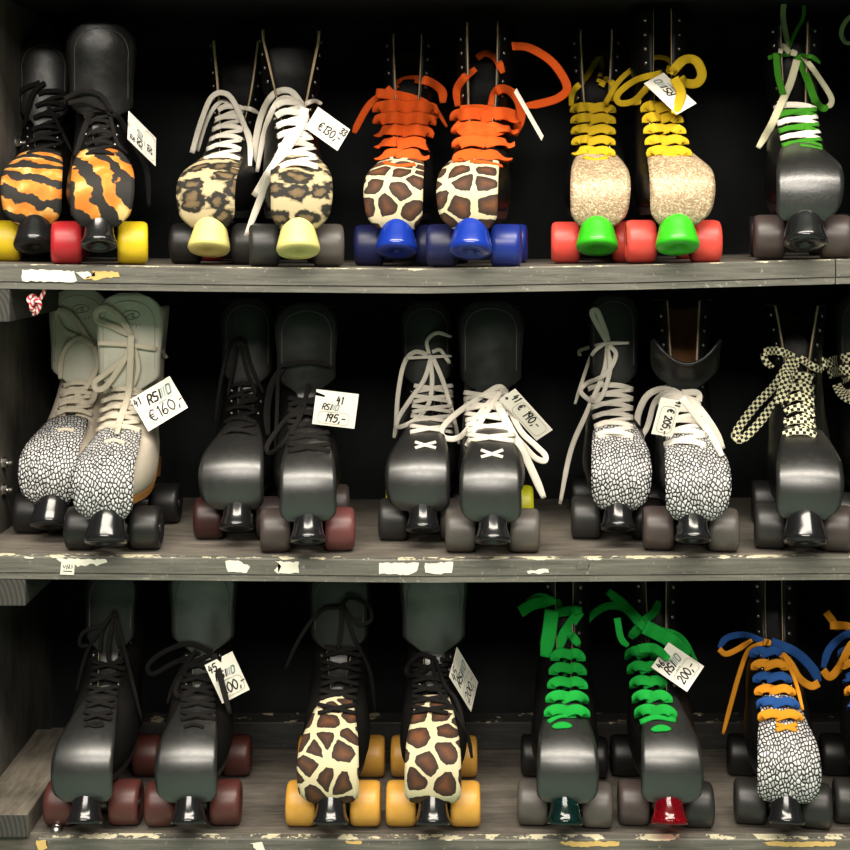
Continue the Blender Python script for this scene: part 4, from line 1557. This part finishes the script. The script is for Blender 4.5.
s_cr = skate('black roller skate with crackle toe guard, tongue flopped open over a brown lining', 2, 693, 682, 0.040, 'C', H=0.300,
      gap=(0.013, 0.016, 0.022), guard=('crackle', ('straight', 'bulge')), wheels=('smoke', 'grey', 'black', 'black'), lining=M_liningb,
      lace=lc('white', 6, (664, 706, 443), (660, 700, 400), 5, 'ladder', [('white', 5, [(668, 444), (684, 441), (702, 444)])]),
      loops=[('white', 7, [(683, 396), (666, 389), (648, 395), (638, 415), (638, 434), (645, 436)]), ('white', 6, [(683, 398), (668, 393), (655, 402), (648, 425), (642, 437)]),
             ('white', 8, [(684, 397), (699, 409), (714, 430), (723, 449)]), ('white', 7, [(682, 398), (697, 417), (712, 436), (722, 456)]), ('white', 7, [(682, 393), (697, 393), (700, 402)]),
             ('white', 7, [(680, 397), (668, 396), (659, 405)])])
s_ck_l = skate('black roller skate laced with checkered black and cream ribbon, long loop hanging left', 2, 805, 795, 0.040, 'B', H=0.292,
      gap=(0.011, 0.013, 0.030), guard=('black', ('slab', 'bulge')), wheels=('charcoal', 'smoke', 'black', 'black'), stop=('black', 'cone'), tongue=(0.25, 0.024, 0), wr=0.0280,
      lace=lc('checker', 7, (783, 816, 433), (788, 812, 377), 6, 'ladder'),
      loops=[('checker', 9, [(792, 358), (776, 384), (756, 405), (738, 429), (736, 438), (744, 438), (760, 422), (778, 398)]), ('checker', 10, [(797, 357), (787, 374), (779, 396)]),
             ('checker', 9, [(764, 352), (778, 351), (795, 357)]), ('checker', 7, [(763, 353), (766, 362), (773, 368)]), ('checker', 10, [(796, 360), (790, 378), (782, 396), (778, 404)]),
             ('checker', 8, [(800, 358), (812, 366), (822, 371)])])
skate('black roller skate at the right end with checkered ribbon laces and dark padded tongue', 2, 886, 862, 0.040 + 0.060, 'A', H=0.288,
      gap=(0.011, 0.013, 0.030), guard=('black', ('slab', 'bulge')), wheels=('charcoal', 'smoke', 'black', 'black'), stop=('black', 'cone'), tongue=(0.308, 0.043, 0.006), wr=0.0280,
      lace=lc('checker', 10, (868, 905, 433), (842, 885, 377), 5, 'ladder'),
      loops=[('checker', 11, [(822, 365), (838, 360), (856, 357), (880, 358)]), ('checker', 11, [(828, 374), (845, 370), (870, 372)]), ('checker', 13, [(838, 384), (842, 392), (850, 398), (866, 402)]),
             ('checker', 10, [(820, 358), (824, 370)])])

# ---- bottom shelf
s_b3_l = skate('all black roller skate at the bottom left beside the worn wooden batten', 3, 86, 119, 0.040, 'A', H=0.286,
      guard=('black', ('square', 'slab')), wheels=('maroon', 'maroon', 'black', 'maroon'), tongue=(0.290, 0.034, 0.0), suede=True, gap=(0.013, 0.019, 0.022),
      lace=lc('black', 4, (84, 112, 718), (92, 124, 668), 5, 'cross', [('black', 3.5, [(84, 726), (92, 723), (102, 722)]), ('black', 3.5, [(86, 723), (95, 726), (104, 724)])]),
      loops=[('black', 4, [(114, 612), (102, 632), (100, 652)]), ('black', 5, [(114, 612), (118, 640), (122, 655), (112, 664), (108, 650), (113, 618)]), ('black', 4, [(112, 614), (88, 650), (76, 692)]),
             ('black', 4, [(116, 618), (128, 664), (142, 722)]), ('black', 4, [(106, 625), (84, 632), (80, 645), (92, 645)])])
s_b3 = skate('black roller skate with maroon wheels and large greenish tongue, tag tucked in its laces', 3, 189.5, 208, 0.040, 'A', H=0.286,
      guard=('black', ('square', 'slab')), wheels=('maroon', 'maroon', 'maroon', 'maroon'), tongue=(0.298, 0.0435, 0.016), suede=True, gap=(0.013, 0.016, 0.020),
      lace=lc('black', 4.5, (181, 216, 718), (182, 214, 668), 5, 'cross', [('black', 3.5, [(184, 727), (194, 724), (204, 727)])]),
      loops=[('black', 5, [(212, 652), (188, 644), (162, 653), (148, 666), (153, 674), (174, 663), (200, 653)]), ('black', 5, [(213, 653), (190, 665), (176, 688), (181, 697), (200, 689), (214, 668)]),
             ('black', 6, [(214, 654), (221, 680), (230, 714)], 0.060), ('black', 4, [(196, 650), (176, 680), (167, 704)])])
s_g3_l = skate('roller skate with giraffe print toe guard, black laces and amber wheels, left and untagged', 3, 331, 342, 0.040, 'A', H=0.286,
      guard=('giraffe', ('square', 'slab')), wheels=('amber', 'amber', 'amber', 'amber'), tongue=(0.290, 0.040, 0.002), suede=True, gap=(0.014, 0.020, 0.022),
      lace=lc('black', 4, (318, 356, 712), (324, 362, 655), 5, 'cross'),
      loops=[('black', 4, [(340, 607), (320, 611), (300, 638), (285, 669)]), ('black', 5, [(342, 608), (341, 630), (338, 650)]), ('black', 4, [(344, 608), (355, 640), (370, 672), (375, 712)]),
             ('black', 4, [(340, 608), (350, 598), (368, 605), (371, 620), (358, 624), (345, 611)])])
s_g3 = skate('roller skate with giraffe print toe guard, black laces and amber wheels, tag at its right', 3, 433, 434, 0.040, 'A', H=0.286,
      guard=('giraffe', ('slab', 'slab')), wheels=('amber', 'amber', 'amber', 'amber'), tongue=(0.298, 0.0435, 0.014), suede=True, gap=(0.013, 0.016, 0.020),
      lace=lc('black', 4, (411, 448, 712), (413, 448, 670), 5, 'cross'),
      loops=[('black', 5, [(436, 659), (420, 655), (407, 668), (410, 676), (424, 671), (438, 660)]), ('black', 4, [(432, 660), (438, 690), (455, 712), (468, 738), (472, 758)]),
             ('black', 4, [(440, 659), (455, 662), (452, 678)]), ('black', 4, [(436, 660), (445, 685), (456, 700), (464, 725)])])
s_gr_l = skate('black roller skate with bright green laces and smoky clear toe stop, no tag', 3, 565, 564, 0.040, 'B', H=0.290,
      gap=(0.009, 0.011, 0.013), guard=('black', ('slab', 'square')), wheels=('grey', 'grey', 'black', 'black'), stop=('clear', 'waist'), tongue=(0.26, 0.020, 0),
      lace=lc('green', 10, (548, 586, 712), (554, 582, 656), 5, 'wave', [('green', 8, [(552, 727), (562, 725), (572, 726)]), ('green', 5, [(548, 722), (560, 716), (576, 716)])]),
      loops=[('green', 12, [(520, 612), (534, 604), (556, 600)]), ('green', 9, [(528, 603), (540, 597), (556, 602)]), ('green', 15, [(552, 610), (549, 634), (545, 657)]), ('green', 10, [(556, 613), (568, 611), (582, 610)]),
             ('green', 11, [(580, 611), (564, 634), (558, 650)]), ('green', 9, [(570, 633), (579, 645)]), ('green', 9, [(556, 600), (559, 608)])])
s_gr = skate('black roller skate with bright green laces and see-through red toe stop', 3, 669, 654, 0.040, 'B', H=0.290,
      gap=(0.009, 0.012, 0.015), guard=('black', ('slab', 'square')), wheels=('smoke', 'charcoal', 'black', 'black'), stop=('red', 'waist'), tongue=(0.26, 0.022, 0),
      lace=lc('green', 10, (638, 673, 712), (628, 656, 654), 5, 'wave', [('green', 8, [(651, 730), (661, 728), (671, 729)]), ('green', 6, [(640, 722), (656, 717), (676, 720)])]),
      loops=[('green', 8, [(642, 625), (626, 609), (608, 606), (592, 615), (580, 629)]), ('green', 11, [(642, 625), (628, 609), (608, 591)]), ('green', 9, [(643, 622), (655, 611), (659, 601)]),
             ('green', 15, [(645, 627), (668, 639), (690, 655)], 0.03), ('green', 5, [(650, 627), (680, 636), (697, 662)]), ('green', 10, [(641, 626), (630, 638)]), ('green', 7, [(617, 618), (621, 638), (628, 646)]),
             ('green', 9, [(638, 649), (654, 648), (669, 659)], 0.050), ('green', 9, [(639, 622), (646, 629)], 0.02)])
s_ob = skate('roller skate with crackle toe guard and blue and orange two-tone laces in a wide bow', 3, 786, 771, 0.040, 'B', H=0.292,
      gap=(0.009, 0.011, 0.011), guard=('crackle', ('slab', 'square')), wheels=('charcoal', 'charcoal', 'black', 'black'), stop=('black', 'waist'), tongue=(0.27, 0.018, 0),
      lace=lc(['amber', 'blue'], 8.5, (761, 800, 716), (752, 782, 653), 6, 'wave', [('amber', 5, [(776, 724), (786, 727), (797, 730)]), ('amber', 5, [(776, 730), (786, 727), (797, 724)])]),
      loops=[('blue', 7, [(766, 643), (745, 635), (727, 638), (719, 648)]), ('amber', 6, [(719, 649), (726, 654), (738, 649), (752, 640)]), ('amber', 5, [(764, 643), (749, 650), (740, 672), (732, 700), (723, 734)]),
             ('blue', 10, [(771, 642), (795, 652), (812, 668), (819, 682)]), ('amber', 8, [(819, 683), (811, 686), (799, 678), (789, 662), (772, 645)]), ('amber', 4, [(784, 655), (795, 680), (803, 710)]),
             ('amber', 7, [(764, 642), (771, 643)], 0.02)])
s_ob_r = skate('last skate at the bottom right, only its blue and orange lace loop showing', 3, 888, 864, 0.040, 'B', H=0.292,
      gap=(0.009, 0.011, 0.011), guard=('crackle', ('slab', 'square')), wheels=('charcoal', 'charcoal', 'black', 'black'), stop=('black', 'waist'), tongue=(0.27, 0.018, 0),
      lace=lc(['amber', 'blue'], 8.5, (852, 892, 716), (840, 872, 653), 6, 'wave'),
      loops=[('amber', 8, [(826, 612), (832, 620), (838, 630)], 0.02), ('amber', 9, [(830, 625), (845, 626), (860, 630)], 0.02), ('blue', 8, [(856, 632), (842, 637), (829, 650), (823, 668)], 0.02),
             ('amber', 8, [(823, 670), (830, 677), (840, 666), (848, 650), (856, 638)], 0.02)])

# ------------------------------------------------------------------ price tags tied to the laces
price_tag('narrow turned price tag hanging beside the tiger print skate', (155.4, 166.3), (155.8, 138.0), (128.0, 135.5), s_tiger,
          [('32', .1, .78, .14), ('logo', .1, .50, .17), ('box', .08, .06, .92, .40), ('130', .2, .14, .18)], 1, 0.02)
price_tag('price tag reading 130 and 33 on the leopard print skate', (305.0, 128.0), (337.4, 150.9), (316.9, 106.0), s_leo,
          [('box', .20, .16, .86, .74), ('E130,-', .26, .26, .34, 1.0), ('33', .80, .62, .26, 0.9)], 1, 0.02, notch='none')
price_tag('price tag seen edge-on beside the orange lace loop', (541.5, 140.5), (543.5, 136.0), (514.5, 92.0), s_or, [], 1, 0.03, notch='none', Y=0.115)
price_tag('upside-down price tag crossed by a yellow lace end', (696.5, 103.5), (663.6, 72.8), (676.7, 114.4), s_gold, [('logo', .42, .36, .26)], 1, 0.024, notch='none')
price_tag('price tag reading 160 on the cream white skate', (148.5, 431.5), (188.0, 407.6), (128.7, 400.6), s_white,
          [('41', .02, .74, .20), ('logo', .30, .60, .24), ('box', .12, .10, .92, .52), ('E160,-', .18, .16, .30, 1.25, 0.0)], 1, 0.022, notch='none')
price_tag('upright price tag reading 195 on the all black skate', (312.1, 423.8), (354.4, 428.7), (316.3, 389.2), s_blk,
          [('41', .50, .66, .20), ('logo', .18, .46, .16), ('box', .12, .06, .84, .40), ('195,-', .26, .12, .22, 1.2, 0.2)], 1, 0.022, notch='L')
price_tag('slanting price tag reading 190 beside the big dark tongue', (499.0, 399.5), (536.5, 440.5), (514.3, 387.8), s_bw,
          [('41', .10, .52, .40, 0.8), ('E', .30, .42, .36), ('190,-', .46, .34, .46, 0.9, 0.0), ('hole', .06, .35, .1), ('box', .26, .1, .94, .86)], 1, 0.020, notch='none')
price_tag('price tag reading 205 hanging upside down from white laces', (661.0, 397.5), (651.3, 433.7), (681.5, 402.0), s_cr,
          [('41', .02, .74, .30, 0.8), ('E', .26, .46, .32), ('205,-', .46, .40, .36, 0.95, 0.0), ('box', .20, .16, .92, .86)], 1, 0.024, notch='none')
price_tag('price tag half hidden by a black lace, beside the greenish tongue', (222.2, 703.6), (249.7, 689.5), (204.2, 665.5), s_b3,
          [('45', .04, .76, .18), ('logo', .14, .54, .16), ('box', .20, .08, .92, .46), ('200,-', .16, .16, .24, 0.95, 0.1)], 1, 0.022)
price_tag('diamond-tilted price tag reading 200 beside the giraffe print skate', (470.9, 711.8), (477.9, 682.1), (449.0, 678.0), s_g3,
          [('45', .06, .76, .20), ('logo', .14, .56, .16), ('box', .08, .06, .92, .44), ('200,-', .12, .14, .22, 0.9, 0.1)], 1, 0.022)
price_tag('price tag reading 46 and 200 on the green laced skate', (687.0, 691.9), (704.2, 666.4), (647.4, 674.2), s_gr,
          [('46', .12, .78, .16), ('logo', .12, .54, .18), ('box', .06, .08, .96, .44), ('200,-', .14, .15, .22, 1.0, 0.1)], 1, 0.022)

# ------------------------------------------------------------------ knotted string under the upper shelf
bm, uvl = mb()
kp = [(45, 288, 0.012), (42, 296, 0.012), (36, 303, 0.010), (30, 303, 0.006), (29, 298, 0.008), (34, 296, 0.014), (37, 302, 0.016), (35, 310, 0.010),
      (31, 308, 0.004), (34, 300, 0.002), (40, 304, 0.006), (37, 312, 0.010), (33, 314, 0.012)]
pts3 = [P(*k) for k in kp]
c0 = pts3[0].copy()
ribbon(bm, uvl, crom([p - c0 for p in pts3], 6), 0.0052, 0.0045)
o = obj('string_knot', bm, candy_cloth())
o.location = c0
o['label'] = 'red and white knotted string hanging under the upper shelf at left'
o['category'] = 'string'
